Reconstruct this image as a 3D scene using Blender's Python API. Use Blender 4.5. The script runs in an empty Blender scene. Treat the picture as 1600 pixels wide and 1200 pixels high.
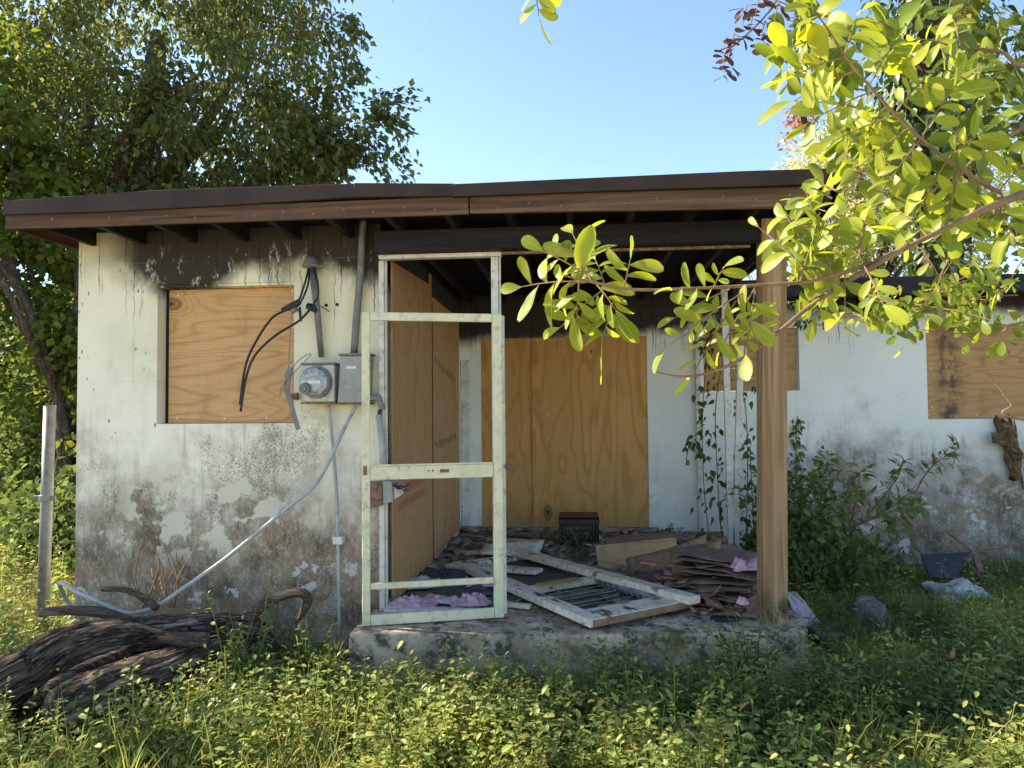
import bpy, bmesh, math, random
import numpy as np
from mathutils import Vector, Matrix, noise as mnoise
rnd = random.Random(7)
rng = np.random.default_rng(11)
SC = bpy.context.scene
COL = SC.collection

# ------------------------------------------------------------------ camera
F = 1120.0                       # focal length in pixels of a 1600 px wide picture
PITCH, YAW, ROLL = math.radians(2.0), math.radians(5.0), math.radians(0.5)
CAM = np.array([0.0, 0.0, 1.62])
def _basis():
    cy, sy = math.cos(YAW), math.sin(YAW)
    f0 = np.array([-sy, cy, 0.0]); r0 = np.array([cy, sy, 0.0]); u0 = np.array([0, 0, 1.0])
    f = f0*math.cos(PITCH)+u0*math.sin(PITCH); u = u0*math.cos(PITCH)-f0*math.sin(PITCH)
    r = r0*math.cos(ROLL)-u*math.sin(ROLL); u = u*math.cos(ROLL)+r0*math.sin(ROLL)
    return r, u, f
CR, CU, CF = _basis()
cam_d = bpy.data.cameras.new('camera'); cam = bpy.data.objects.new('camera', cam_d); COL.objects.link(cam)
cam_d.sensor_fit = 'HORIZONTAL'; cam_d.sensor_width = 36.0; cam_d.lens = F/1600*36.0
cam_d.clip_start = 0.05; cam_d.clip_end = 1500
cam.matrix_world = Matrix(((CR[0], CU[0], -CF[0], CAM[0]), (CR[1], CU[1], -CF[1], CAM[1]), (CR[2], CU[2], -CF[2], CAM[2]), (0, 0, 0, 1)))
SC.camera = cam

# ------------------------------------------------------------------ light
SUN_EL = math.radians(35.0)
SUN_AZ = math.atan2(-1.0, 0.17)                 # compass style: x = sin, y = cos
w = bpy.data.worlds.new('World'); SC.world = w; w.use_nodes = True
wn = w.node_tree.nodes; wl = w.node_tree.links
bg = wn['Background']; bg.inputs['Strength'].default_value = 0.125
sky = wn.new('ShaderNodeTexSky'); sky.sky_type = 'NISHITA'; sky.sun_disc = False
sky.sun_elevation = SUN_EL; sky.sun_rotation = SUN_AZ % (2*math.pi)
sky.air_density = 0.8; sky.dust_density = 0.3; sky.ozone_density = 4.0
wl.new(sky.outputs['Color'], bg.inputs['Color'])
sd = bpy.data.lights.new('sun', 'SUN'); sd.energy = 4.3; sd.angle = math.radians(0.53); sd.color = (1.0, 0.93, 0.80)
sun = bpy.data.objects.new('sun', sd); COL.objects.link(sun)
S = Vector((math.sin(SUN_AZ)*math.cos(SUN_EL), math.cos(SUN_AZ)*math.cos(SUN_EL), math.sin(SUN_EL)))
sun.rotation_euler = S.to_track_quat('Z', 'Y').to_euler(); sun.location = S*40
SC.view_settings.view_transform = 'Standard'; SC.view_settings.look = 'None'
SC.view_settings.exposure = 1.85; SC.view_settings.gamma = 1.0; SC.view_settings.use_curve_mapping = False
SC.view_settings.use_white_balance = True; SC.view_settings.white_balance_temperature = 7600; SC.view_settings.white_balance_tint = 8   # the phone's white balance
SC.cycles.max_bounces = 8; SC.cycles.diffuse_bounces = 4; SC.cycles.transmission_bounces = 4; SC.cycles.transparent_max_bounces = 8

# ------------------------------------------------------------------ photograph ray -> point on a real plane of the place
def ray(px, py): return CF + CR*((px-800)/F) + CU*((600-py)/F)
def aty(px, py, Y): d = ray(px, py); return Vector(CAM + d*(Y/d[1]))
def atz(px, py, Z): d = ray(px, py); return Vector(CAM + d*((Z-CAM[2])/d[2]))

# ------------------------------------------------------------------ objects
def link_mesh(name, me, parent=None, mat=None):
    o = bpy.data.objects.new(name, me); COL.objects.link(o)
    if mat is not None and len(me.materials) == 0: me.materials.append(mat)
    if parent is not None:
        o.parent = parent
        root = parent
        while root.parent is not None: root = root.parent
        if parent is root: o.location = -root.location
        # a sub-part: its parent part already carries the offset, and part meshes hold place coordinates
    return o
def thing(name, label, cat, loc=(0, 0, 0), group=None):
    o = bpy.data.objects.new(name, None); COL.objects.link(o); o.location = loc
    o.empty_display_size = 0.1; o['label'] = label; o['category'] = cat
    if group: o['group'] = group
    return o
def tag(o, label, cat, group=None):
    o['label'] = label; o['category'] = cat
    if group: o['group'] = group
    return o
def kind(o, k): o['kind'] = k; return o

class MB:
    def __init__(s): s.v = []; s.f = []
    def add(s, vs, fs):
        b = len(s.v); s.v += [tuple(p) for p in vs]; s.f += [tuple(b+i for i in f) for f in fs]; return s
    def box(s, x0, x1, y0, y1, z0, z1):
        v = [(x, y, z) for x in (x0, x1) for y in (y0, y1) for z in (z0, z1)]
        return s.add(v, [(0, 1, 3, 2), (4, 6, 7, 5), (0, 4, 5, 1), (2, 3, 7, 6), (0, 2, 6, 4), (1, 5, 7, 3)])
    def bar(s, p0, p1, wd, ht, up=(0, 0, 1)):
        p0 = Vector(p0); p1 = Vector(p1); d = (p1-p0).normalized(); up = Vector(up)
        sd_ = d.cross(up).normalized(); u = sd_.cross(d).normalized(); v = []
        for p in (p0, p1):
            for a, b in ((-1, -1), (1, -1), (1, 1), (-1, 1)): v.append(p+sd_*(a*wd/2)+u*(b*ht/2))
        return s.add(v, [(3, 2, 1, 0), (4, 5, 6, 7), (0, 1, 5, 4), (1, 2, 6, 5), (2, 3, 7, 6), (3, 0, 4, 7)])
    def prism(s, pts, off):
        n = len(pts); off = Vector(off); a = [Vector(p) for p in pts]; b = [p+off for p in a]
        return s.add(a+b, [tuple(range(n-1, -1, -1)), tuple(range(n, 2*n))]+[(i, (i+1) % n, n+(i+1) % n, n+i) for i in range(n)])
    def tube(s, path, rad, n=8, rough=0.0, fr=3.0, seed=0.0, cap=True):
        path = [Vector(p) for p in path]; m = len(path)
        if not hasattr(rad, '__len__'): rad = [rad]*m
        vs = []; fs = []; t0 = (path[1]-path[0]).normalized()
        nrm = t0.orthogonal().normalized(); L = 0.0
        for i, p in enumerate(path):
            t = (path[min(i+1, m-1)]-path[max(i-1, 0)]).normalized()
            nrm = (nrm-t*nrm.dot(t)).normalized(); bn = t.cross(nrm)
            if i: L += (p-path[i-1]).length
            for k in range(n):
                a = 2*math.pi*k/n; r = rad[i]
                if rough:
                    r *= 1+rough*(mnoise.noise(Vector((math.cos(a)*fr+seed, math.sin(a)*fr, L*1.6)))+0.6*mnoise.noise(Vector((math.cos(a)*fr*2.6, math.sin(a)*fr*2.6+seed, L*2.2))))
                vs.append(p+nrm*(r*math.cos(a))+bn*(r*math.sin(a)))
        for i in range(m-1):
            for k in range(n): fs.append((i*n+k, i*n+(k+1) % n, (i+1)*n+(k+1) % n, (i+1)*n+k))
        if cap:
            fs.append(tuple(range(n-1, -1, -1))); fs.append(tuple(range((m-1)*n, m*n)))
        return s.add(vs, fs)
    def xf(s, mat):
        s.v = [tuple(mat @ Vector(p)) for p in s.v]; return s
    def build(s, name, mat, parent=None, bevel=0.0, smooth=False, seg=1):
        me = bpy.data.meshes.new(name)
        if bevel > 0:
            bm = bmesh.new(); vv = [bm.verts.new(p) for p in s.v]
            for f in s.f:
                try: bm.faces.new([vv[i] for i in f])
                except ValueError: pass
            bmesh.ops.recalc_face_normals(bm, faces=bm.faces)
            bmesh.ops.bevel(bm, geom=list(bm.edges), offset=bevel, segments=seg, profile=0.6, affect='EDGES', clamp_overlap=True)
            bm.to_mesh(me); bm.free()
        else:
            me.from_pydata(s.v, [], s.f)
            bm = bmesh.new(); bm.from_mesh(me); bmesh.ops.recalc_face_normals(bm, faces=bm.faces); bm.to_mesh(me); bm.free()
        if smooth:
            me.polygons.foreach_set('use_smooth', [True]*len(me.polygons))
        return link_mesh(name, me, parent, mat)

def spline(pts, n=6):
    P = [Vector(p) for p in pts]; out = []
    for i in range(len(P)-1):
        a = P[max(i-1, 0)]; b = P[i]; c = P[i+1]; d = P[min(i+2, len(P)-1)]
        for k in range(n):
            t = k/n
            out.append(0.5*((2*b)+(c-a)*t+(2*a-5*b+4*c-d)*t*t+(3*b-a-3*c+d)*t*t*t))
    out.append(P[-1]); return out
def lerp_r(rs, m):
    x = np.linspace(0, len(rs)-1, m); return list(np.interp(x, range(len(rs)), rs))
def mesh_np(name, V, Fc, smooth=False):
    V = np.asarray(V, np.float32); Fc = np.asarray(Fc, np.int32); k = Fc.shape[1]
    me = bpy.data.meshes.new(name); me.vertices.add(len(V)); me.vertices.foreach_set('co', V.ravel())
    me.loops.add(Fc.size); me.loops.foreach_set('vertex_index', Fc.ravel())
    me.polygons.add(len(Fc)); me.polygons.foreach_set('loop_start', np.arange(0, Fc.size, k, dtype=np.int32))
    me.polygons.foreach_set('loop_total', np.full(len(Fc), k, np.int32))
    if smooth: me.polygons.foreach_set('use_smooth', np.ones(len(Fc), bool))
    me.update(calc_edges=True); return me
def unit(a): return a/np.maximum(np.linalg.norm(a, axis=-1, keepdims=True), 1e-9)
def frames(d, nrm):
    x = unit(d); y = unit(np.cross(nrm, x)); z = np.cross(x, y); return np.stack([x, y, z], -1)
def scatter(TV, TF, P, Rm, s):
    """template copied to many places as one vertex and face array"""
    s = np.asarray(s, float)
    if s.ndim == 1: s = np.repeat(s[:, None], 3, 1)
    V = np.einsum('mij,mnj->mni', Rm, TV[None]*s[:, None, :])+P[:, None, :]
    Fc = TF[None]+(np.arange(len(P))*len(TV))[:, None, None]
    return V.reshape(-1, 3), Fc.reshape(-1, TF.shape[1])
def cat(parts):
    V = []; Fs = []; b = 0
    for v, f in parts: V.append(v); Fs.append(f+b); b += len(v)
    return np.concatenate(V), np.concatenate(Fs)

# ------------------------------------------------------------------ leaf shapes (x = length, y = width, z = up)
DIAM_V = np.array([(0, 0, 0), (.42, .5, .10), (1, 0, -.06), (.42, -.5, .10)], float)
DIAM_F = np.array([(0, 2, 1), (0, 3, 2)])
def leaf_grid(prof, fold=.16, droop=.12, wave=0.0, curl=0.0):
    m = len(prof); V = []; Fs = []
    for i, wd in enumerate(prof):
        t = i/(m-1); z = -droop*t*t
        V += [(t, wd, z+fold*wd*1.2+wave*math.sin(t*9)+curl*wd*wd), (t, 0, z), (t, -wd, z+fold*wd*1.2-wave*math.sin(t*9+1))]
    for i in range(m-1):
        a = 3*i
        for b in (a, a+1): Fs += [(b, b+3, b+4), (b, b+4, b+1)]
    return np.array(V, float), np.array(Fs)
OVATE = leaf_grid([0.02, .19, .25, .2, .1, 0.0], fold=.25, droop=.22)
OBOV = leaf_grid([0.012, .08, .14, .19, .225, .235, .205, 0.11], fold=.2, droop=.14)
LANCE = leaf_grid([0.02, .10, .115, .08, 0.0], fold=.3, droop=.2)

# ------------------------------------------------------------------ material builder
class MT:
    def __init__(s, name, rough=.85, spec=.3):
        s.m = bpy.data.materials.new(name); s.m.use_nodes = True; s.t = s.m.node_tree
        s.b = s.t.nodes['Principled BSDF']; s.out = s.t.nodes['Material Output']
        s.b.inputs['Roughness'].default_value = rough; s.b.inputs['Specular IOR Level'].default_value = spec
        s.tc = s.t.nodes.new('ShaderNodeTexCoord'); s.obj = s.tc.outputs['Object']
    def put(s, inp, v):
        if hasattr(v, 'is_linked'): s.t.links.new(v, inp)
        elif isinstance(v, (tuple, list)) and len(v) == 3 and inp.type == 'RGBA': inp.default_value = (*v, 1)
        else: inp.default_value = v
    def map(s, sc=(1, 1, 1), loc=(0, 0, 0), vec=None, rot=(0, 0, 0)):
        n = s.t.nodes.new('ShaderNodeMapping'); s.put(n.inputs['Vector'], vec or s.obj)
        n.inputs['Scale'].default_value = sc; n.inputs['Location'].default_value = loc; n.inputs['Rotation'].default_value = rot; return n.outputs[0]
    def noise(s, sc=5, det=3, ro=.5, vec=None, dist=0.0):
        n = s.t.nodes.new('ShaderNodeTexNoise'); s.put(n.inputs['Vector'], vec or s.obj)
        n.inputs['Scale'].default_value = sc; n.inputs['Detail'].default_value = det; n.inputs['Roughness'].default_value = ro; n.inputs['Distortion'].default_value = dist
        return n.outputs['Fac']
    def voro(s, sc=5, vec=None, out='Distance', rnd_=1.0, feat='F1'):
        n = s.t.nodes.new('ShaderNodeTexVoronoi'); n.feature = feat; s.put(n.inputs['Vector'], vec or s.obj); n.inputs['Scale'].default_value = sc
        n.inputs['Randomness'].default_value = rnd_; return n.outputs[out]
    def math(s, op, a, b=0.0, c=None):
        n = s.t.nodes.new('ShaderNodeMath'); n.operation = op; s.put(n.inputs[0], a); s.put(n.inputs[1], b)
        if c is not None: s.put(n.inputs[2], c)
        return n.outputs[0]
    def add(s, a, b): return s.math('ADD', a, b)
    def mul(s, a, b): return s.math('MULTIPLY', a, b)
    def sub(s, a, b): return s.math('SUBTRACT', a, b)
    def rr(s, v, a, b, c=0.0, d=1.0, it='SMOOTHSTEP'):
        n = s.t.nodes.new('ShaderNodeMapRange'); n.interpolation_type = it
        for k, x in zip(('Value', 'From Min', 'From Max', 'To Min', 'To Max'), (v, a, b, c, d)): s.put(n.inputs[k], x)
        return n.outputs[0]
    def mix(s, f, a, b, mode='MIX'):
        n = s.t.nodes.new('ShaderNodeMix'); n.data_type = 'RGBA'; n.blend_type = mode
        s.put(n.inputs[0], f); s.put(n.inputs[6], a); s.put(n.inputs[7], b); return n.outputs[2]
    def ramp(s, f, st):
        n = s.t.nodes.new('ShaderNodeValToRGB'); s.put(n.inputs[0], f); e = n.color_ramp.elements
        while len(e) < len(st): e.new(0.5)
        for x, (p, c) in zip(e, st): x.position = p; x.color = (*c, 1)
        return n.outputs[0]
    def sep(s, vec=None):
        n = s.t.nodes.new('ShaderNodeSeparateXYZ'); s.put(n.inputs[0], vec or s.obj); return n.outputs
    def rand(s): return s.t.nodes.new('ShaderNodeObjectInfo').outputs['Random']
    def island(s): return s.t.nodes.new('ShaderNodeNewGeometry').outputs['Random Per Island']
    def hsv(s, col, h=.5, sat=1.0, v=1.0):
        n = s.t.nodes.new('ShaderNodeHueSaturation'); s.put(n.inputs['Color'], col); s.put(n.inputs['Hue'], h); s.put(n.inputs['Saturation'], sat); s.put(n.inputs['Value'], v); return n.outputs[0]
    def color(s, c): s.put(s.b.inputs['Base Color'], c); return s
    def rough(s, v): s.put(s.b.inputs['Roughness'], v); return s
    def bump(s, h, st=.5, dist=.01):
        n = s.t.nodes.new('ShaderNodeBump'); s.put(n.inputs['Height'], h); n.inputs['Strength'].default_value = st; n.inputs['Distance'].default_value = dist
        s.put(s.b.inputs['Normal'], n.outputs[0]); return s

def simple(name, col, rough=.7, spec=.3, metal=0.0, var=.25, sc=9, bump=.2, dirt=None):
    m = MT(name, rough, spec); n = m.noise(sc, 5, .6)
    c = m.mix(m.rr(n, .3, .7), tuple(x*(1-var) for x in col), tuple(min(1, x*(1+var*.6)) for x in col))
    if dirt: c = m.mix(m.rr(m.noise(sc*2.7, 6, .7), .5, .68), c, dirt)
    m.color(c); m.b.inputs['Metallic'].default_value = metal
    m.bump(m.noise(sc*7, 4, .6), bump, .003); return m.m

def wall_mat(name, front=True):
    m = MT(name, .9, .2); x, y, z = m.sep()
    big = m.noise(1.3, 4, .55)
    if front:
        base = m.mix(m.rr(big, .35, .65), (.69, .66, .49), (.76, .72, .56))
        cool = m.rr(z, 2.1, 1.3); base = m.mix(m.mul(cool, .8), base, (.85, .80, .67))
        yel = m.mul(m.rr(x, -2.0, -1.6), m.mul(m.rr(z, 1.3, 1.9), m.rr(m.noise(3.1, 4, .6, m.map((2.2, 1, .5))), .38, .62)))
        base = m.mix(m.mul(yel, .75), base, (.66, .62, .36))
    else:
        base = m.mix(m.rr(big, .35, .65), (.72, .745, .69), (.78, .80, .745))
    # mildew stipple, grime and damp, denser towards the ground
    blot = m.noise(1.7, 6, .62, m.map((1, 1, .8), (3, 0, 5)))
    area = m.rr(m.add(z, m.mul(m.sub(blot, .5), -3.2)), 2.15 if front else 1.8, .5)
    if not front: area = m.mul(area, m.rr(m.add(x, m.mul(blot, 1.5)), 2.0, 3.9, .25, 1.0))
    fine = m.noise(95, 8, .82, m.map((1, 1, .8))); thr = m.rr(area, 0, 1, .72, .45)
    spk = m.rr(fine, thr, m.add(thr, .12))
    c = m.mix(m.mul(m.rr(m.noise(6, 6, .66), .35, .7), m.mul(area, .8)), base, (.33, .28, .205))
    c = m.mix(m.mul(spk, .8), c, (.125, .10, .07))
    strk = m.noise(8, 6, .68, m.map((2.4, 1, .16)))
    c = m.mix(m.mul(m.rr(strk, .48, .74), m.mul(area, .85)), c, (.21, .145, .09))
    low = m.rr(m.add(z, m.mul(m.sub(m.noise(1.9, 6, .62), .5), -1.9)), 1.42, .66)
    if not front: low = m.mul(low, m.rr(x, 1.8, 3.0))
    dk = m.noise(3.4, 8, .70, m.map((1.2, 1, .75), (2, 0, 4)))
    gr = m.rr(m.noise(42, 7, .8, m.map((1, 1, .6))), .34, .54, .5, 1.0)
    c = m.mix(m.mul(m.mul(low, gr), m.rr(dk, .26, .56, .25, .95)), c, m.mix(m.rr(m.noise(5, 5, .6), .35, .65), (.11, .072, .046), (.27, .185, .115)))
    # peeled paint: cream undercoat and bare white plaster with crisp edges
    pe = m.noise(2.7, 7, .62, m.map((1, 1, 1.1), (1.7, 0, 2.2)))
    band = m.mul(m.rr(z, .5, .8), m.rr(z, 1.45, 1.15))
    pm = m.mul(m.mul(m.rr(pe, .54, .57), m.rr(m.math('ABSOLUTE', m.add(x, 2.5)) if front else z, .75, .45) if front else .4), band); c = m.mix(m.mul(pm, .9), c, (.63, .58, .46) if front else (.62, .62, .58))
    pw = m.mul(m.rr(m.noise(4.3, 7, .6, m.map((1, 1, 1.3), (7, 0, 1))),  .625, .64), m.rr(z, 1.05, .75)); c = m.mix(m.mul(pw, .8), c, (.58, .55, .50))
    # runs of tar from under the eaves
    wx = m.add(m.mul(x, 62), m.mul(m.noise(9, 3, .6), 3.2)); cv = m.t.nodes.new('ShaderNodeCombineXYZ'); m.put(cv.inputs[0], wx); m.put(cv.inputs[2], m.mul(z, .35)); col1 = m.noise(1, 1, .4, cv.outputs[0]); ln = m.noise(1, 1, .5, m.map((7, 1, .01), (4, 0, 0)))
    run = m.mul(m.rr(col1, .60, .65), m.rr(z, m.add(1.35, m.mul(ln, 1.7)), m.add(1.6, m.mul(ln, 1.7))))
    if not front: run = m.mul(run, m.rr(z, 2.0, 2.4))
    wob = m.rr(m.noise(5, 3, .6), .35, .55)
    c = m.mix(m.mul(m.mul(run, wob), .85), c, (.06, .045, .035))
    # soot
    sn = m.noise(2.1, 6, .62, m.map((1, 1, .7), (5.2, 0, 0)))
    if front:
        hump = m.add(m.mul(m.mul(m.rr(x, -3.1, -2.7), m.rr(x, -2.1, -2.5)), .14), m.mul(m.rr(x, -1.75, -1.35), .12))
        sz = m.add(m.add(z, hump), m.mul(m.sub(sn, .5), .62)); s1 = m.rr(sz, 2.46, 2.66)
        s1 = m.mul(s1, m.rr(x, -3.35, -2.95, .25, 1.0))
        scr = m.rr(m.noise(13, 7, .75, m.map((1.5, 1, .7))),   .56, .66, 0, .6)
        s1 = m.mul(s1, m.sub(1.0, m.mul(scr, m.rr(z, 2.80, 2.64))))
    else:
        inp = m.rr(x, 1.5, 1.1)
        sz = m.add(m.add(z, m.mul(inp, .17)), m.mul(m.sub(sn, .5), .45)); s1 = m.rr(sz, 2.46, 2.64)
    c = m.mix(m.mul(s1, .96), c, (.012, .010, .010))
    # scattered dark specks
    vv = m.map((34, 1, 15), (0, 0, 0), None, (0, .45, 0)); d = m.voro(1.0, vv); cr_ = m.sep(m.voro(1.0, vv, 'Color'))[0]; rn = m.noise(3, 2, .5)
    sp = m.mul(m.mul(m.rr(d, .26, .18), m.rr(cr_, .80, .82)), m.rr(rn, .46, .58))
    if not front: sp = m.mul(sp, .25)
    if front: sp = m.mul(sp, m.mul(m.rr(x, -1.9, -2.8, .1, 1), m.rr(z, .9, 1.3)))
    c = m.mix(m.mul(sp, .85), c, (.06, .05, .045))
    if front:
        # block joints telegraphing through the paint
        j = m.math('ABSOLUTE', m.sub(m.math('FRACT', m.mul(z, 2.46)), .5)); jl = m.rr(j, .012, .0)
        c = m.mix(m.mul(jl, m.rr(m.noise(2.4, 3, .5), .45, .65, 0, .25)), c, (.3, .28, .25))
    m.color(c)
    h = m.add(m.mul(m.noise(34, 6, .65), .6), m.add(m.mul(pm, -.5), m.mul(pw, -.5)))
    m.bump(h, .35, .006); return m.m

def ply_mat(name, light, dark, grain='z', seed=0.0, freq=15, age=0.0, knots=True, rough=.65, red=False, blk=False):
    m = MT(name, rough, .3); a = (2.3, 1, .42) if grain == 'z' else (.42, 1, 2.3)
    off = (seed, seed*1.7, seed*.6)
    kv = m.map((2.0, .01, 1.1) if grain == 'z' else (1.1, .01, 2.0), (seed*3+.3, 0, seed+.2)); kd = m.voro(1.15, kv)
    base = m.noise(1.25, 2.2, .45, m.map(a, off), .35)
    if knots: base = m.add(base, m.mul(m.rr(kd, .30, .0), .17))
    ring = m.math('FRACT', m.mul(base, freq)); tri = m.math('ABSOLUTE', m.sub(m.mul(ring, 2), 1))
    late = m.rr(tri, .45, 1.0)
    fib = m.noise(1, 4, .6, m.map((150, 1, 3) if grain == 'z' else (3, 1, 150)))
    patch = m.noise(1.1, 3, .5, m.map(a, (seed+9, 0, 3)))
    c = m.mix(m.mul(late, .62), light, dark)
    c = m.mix(m.rr(fib, .35, .75, 0, .55), c, dark)
    c = m.mix(m.rr(patch, .4, .7, 0, .45), c, tuple(v*.75 for v in light))
    if knots:
        c = m.mix(m.rr(kd, .085, .03), c, (.09, .035, .012)); c = m.mix(m.mul(m.rr(kd, .13, .09), m.rr(kd, .05, .09)), c, tuple(v*.6 for v in dark))
    k2 = m.voro(1.0, m.map((5.5, .01, 3.2) if grain == 'z' else (3.2, .01, 5.5), (seed, 0, seed*2))); kc = m.sep(m.voro(1.0, m.map((5.5, .01, 3.2) if grain == 'z' else (3.2, .01, 5.5), (seed, 0, seed*2)), 'Color'))[0]
    c = m.mix(m.mul(m.mul(m.rr(k2, .09, .05), m.rr(kc, .82, .84)), .8), c, (.07, .03, .012))
    if age:
        c = m.mix(m.rr(m.noise(6, 6, .65, m.map((1, 1, .4))), .5, .75, 0, age), c, (.10, .075, .055))
        c = m.mix(m.rr(m.noise(9, 5, .65, m.map((1.6, 1, .12), (seed, 0, 0))), .52, .74, 0, .35), c, (.33, .265, .19))
    X, Y, Z = m.sep()
    if red:
        q = m.add(m.sub(Z, .62), m.mul(X, -.02)); e = m.mul(m.sub(m.noise(9, 4, .6), .5), .05); q = m.add(q, e)
        b1 = m.mul(m.rr(q, .055, .075), m.rr(q, .150, .13)); b2 = m.mul(m.rr(q, -.045, -.025), m.rr(q, .035, .015))
        bb = m.mul(m.math('MAXIMUM', b1, b2), m.mul(m.rr(X, .10, .18), m.rr(X, 1.08, .98)))
        c = m.mix(m.mul(bb, m.rr(fib, .2, .6, .25, .6)), c, (.30, .075, .065))
    if blk:
        st = m.noise(7, 6, .7, m.map((1.2, 1, 1)))
        k = m.mul(m.rr(X, .05, .17), m.rr(X, .40, .24)); c = m.mix(m.mul(k, m.rr(st, .38, .62, 0, .85)), c, (.035, .028, .025))
    m.color(c); m.bump(m.add(m.mul(late, -.4), fib), .25, .002); return m.m

def wood_mat(name, light, dark, axis='x', fr=60, char=0.0, rough=.75, seed=0.0, moss=False, paint=None):
    m = MT(name, rough, .25)
    sc = {'x': (1.1, fr*.35, fr*.35), 'y': (fr*.35, 1.1, fr*.35), 'z': (fr*.35, fr*.35, 1.1)}[axis]
    v = m.map(sc, (seed, seed*2, seed*.7)); g = m.noise(1, 4, .55, v, .6); lo = m.noise(1, 3, .5, m.map(tuple(s*.22 for s in sc), (seed, 3, seed)))
    f = m.noise(1, 3, .6, m.map(tuple(s*4 if s > 2 else s*3 for s in sc)))
    c = m.mix(m.rr(g, .36, .62), light, dark); c = m.mix(m.rr(lo, .4, .65, 0, .55), c, tuple(x*.6 for x in dark)); c = m.mix(m.rr(f, .5, .75, 0, .35), c, tuple(x*.5 for x in dark))
    kd = m.voro(1.7, m.map({'x': (1.0, 3, 3), 'y': (3, 1, 3), 'z': (3, 3, 1.0)}[axis], (seed, seed, 1.3)))
    c = m.mix(m.rr(kd, .15, .07), c, tuple(x*.25 for x in dark))
    ck_ = m.noise(1, 2, .5, m.map(tuple(s*1.1 if s > 2 else s*.45 for s in sc), (seed+5, 2, seed)), .3); c = m.mix(m.rr(ck_, .66, .70, 0, .8), c, tuple(x*.3 for x in dark))
    if char: c = m.mix(m.rr(m.noise(1.4, 5, .6), .7-char, 1.0-char), c, (.012, .011, .012))
    if moss:
        Z = m.sep()[2]; c = m.mix(m.mul(m.rr(Z, .62, .36), m.rr(m.noise(14, 5, .65, m.map((1, 1, .5))), .40, .6)), c, (.035, .04, .018))
    if paint:
        pk = m.noise(7, 7, .68, m.map({'x': (.5, 1.6, 1.6), 'y': (1.6, .5, 1.6), 'z': (1.6, 1.6, .5)}[axis], (seed, 1, 2)))
        c = m.mix(m.rr(pk, .60, .56), c, m.mix(m.rr(m.noise(22, 5, .7), .4, .75), paint, tuple(x*.5 for x in paint)))
    m.color(c); m.bump(m.add(g, f), .35, .003); return m.m

def leaf_mat(name, c1, c2, trans=.45, tcol=None, gloss=.10, vein=False, per_obj=False, dry=None, rough=.48, patchy=False):
    m = MT(name); r = m.rand() if per_obj else m.island()
    c = m.mix(r, c1, c2)
    if patchy: c = m.mix(m.rr(m.noise(2.2, 4, .6), .36, .64), m.hsv(c, .52, .95, .68), m.hsv(c, .485, 1.0, 1.25))
    r2 = m.math('FRACT', m.mul(r, 17.31))
    c = m.hsv(c, m.rr(r2, 0, 1, .485, .515, 'LINEAR'), 1.0, m.rr(m.math('FRACT', m.mul(r, 7.77)), 0, 1, .72, 1.25, 'LINEAR'))
    if dry: c = m.mix(m.rr(m.math('FRACT', m.mul(r, 41.3)), .93, .95), c, dry)
    if vein:
        x, y, z = m.sep(); ay = m.math('ABSOLUTE', y)
        mid = m.rr(ay, .016, .006); q = m.sub(m.mul(x, 15), m.mul(ay, 17)); sv = m.rr(m.math('ABSOLUTE', m.sub(m.math('FRACT', q), .5)), .09, .02)
        c = m.mix(m.math('MAXIMUM', m.mul(mid, .55), m.mul(sv, .28)), c, (.42, .5, .12))
        wv = m.t.nodes.new('ShaderNodeVectorMath'); wv.operation = 'ADD'; m.put(wv.inputs[0], m.obj); cb = m.t.nodes.new('ShaderNodeCombineXYZ'); m.put(cb.inputs[0], m.mul(r, 31)); m.put(cb.inputs[1], m.mul(r, 17)); m.t.links.new(cb.outputs[0], wv.inputs[1]); wp = wv.outputs[0]
        c = m.mix(m.rr(m.noise(4, 4, .6, wp), .5, .75, 0, .5), c, (.32, .31, .06))
        c = m.mix(m.rr(m.noise(13, 5, .6, wp), .66, .70, 0, .85), c, (.14, .085, .03))
        c = m.mix(m.mul(m.rr(x, .86, 1.0), m.rr(m.noise(3, 3, .6, wp), .5, .6, 0, .7)), c, (.20, .13, .04))
    if tcol: tc = m.mix(.62, m.hsv(c, .49, 1.1, 1.5), tcol)
    else: tc = m.hsv(c, .485, 1.1, 1.7)
    N = m.t.nodes; df = N.new('ShaderNodeBsdfDiffuse'); tr = N.new('ShaderNodeBsdfTranslucent'); gl = N.new('ShaderNodeBsdfGlossy')
    m.put(df.inputs['Color'], c); m.put(tr.inputs['Color'], tc); gl.inputs['Roughness'].default_value = rough
    m1 = N.new('ShaderNodeMixShader'); m1.inputs[0].default_value = trans; m.t.links.new(df.outputs[0], m1.inputs[1]); m.t.links.new(tr.outputs[0], m1.inputs[2])
    lw = N.new('ShaderNodeLayerWeight'); lw.inputs[0].default_value = .35
    m2 = N.new('ShaderNodeMixShader'); m.put(m2.inputs[0], m.math('MINIMUM', m.mul(lw.outputs['Fresnel'], gloss*1.2), gloss*.45)); m.t.links.new(m1.outputs[0], m2.inputs[1]); m.t.links.new(gl.outputs[0], m2.inputs[2])
    m.t.links.new(m2.outputs[0], m.out.inputs[0]); m.t.nodes.remove(m.b); return m.m

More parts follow.
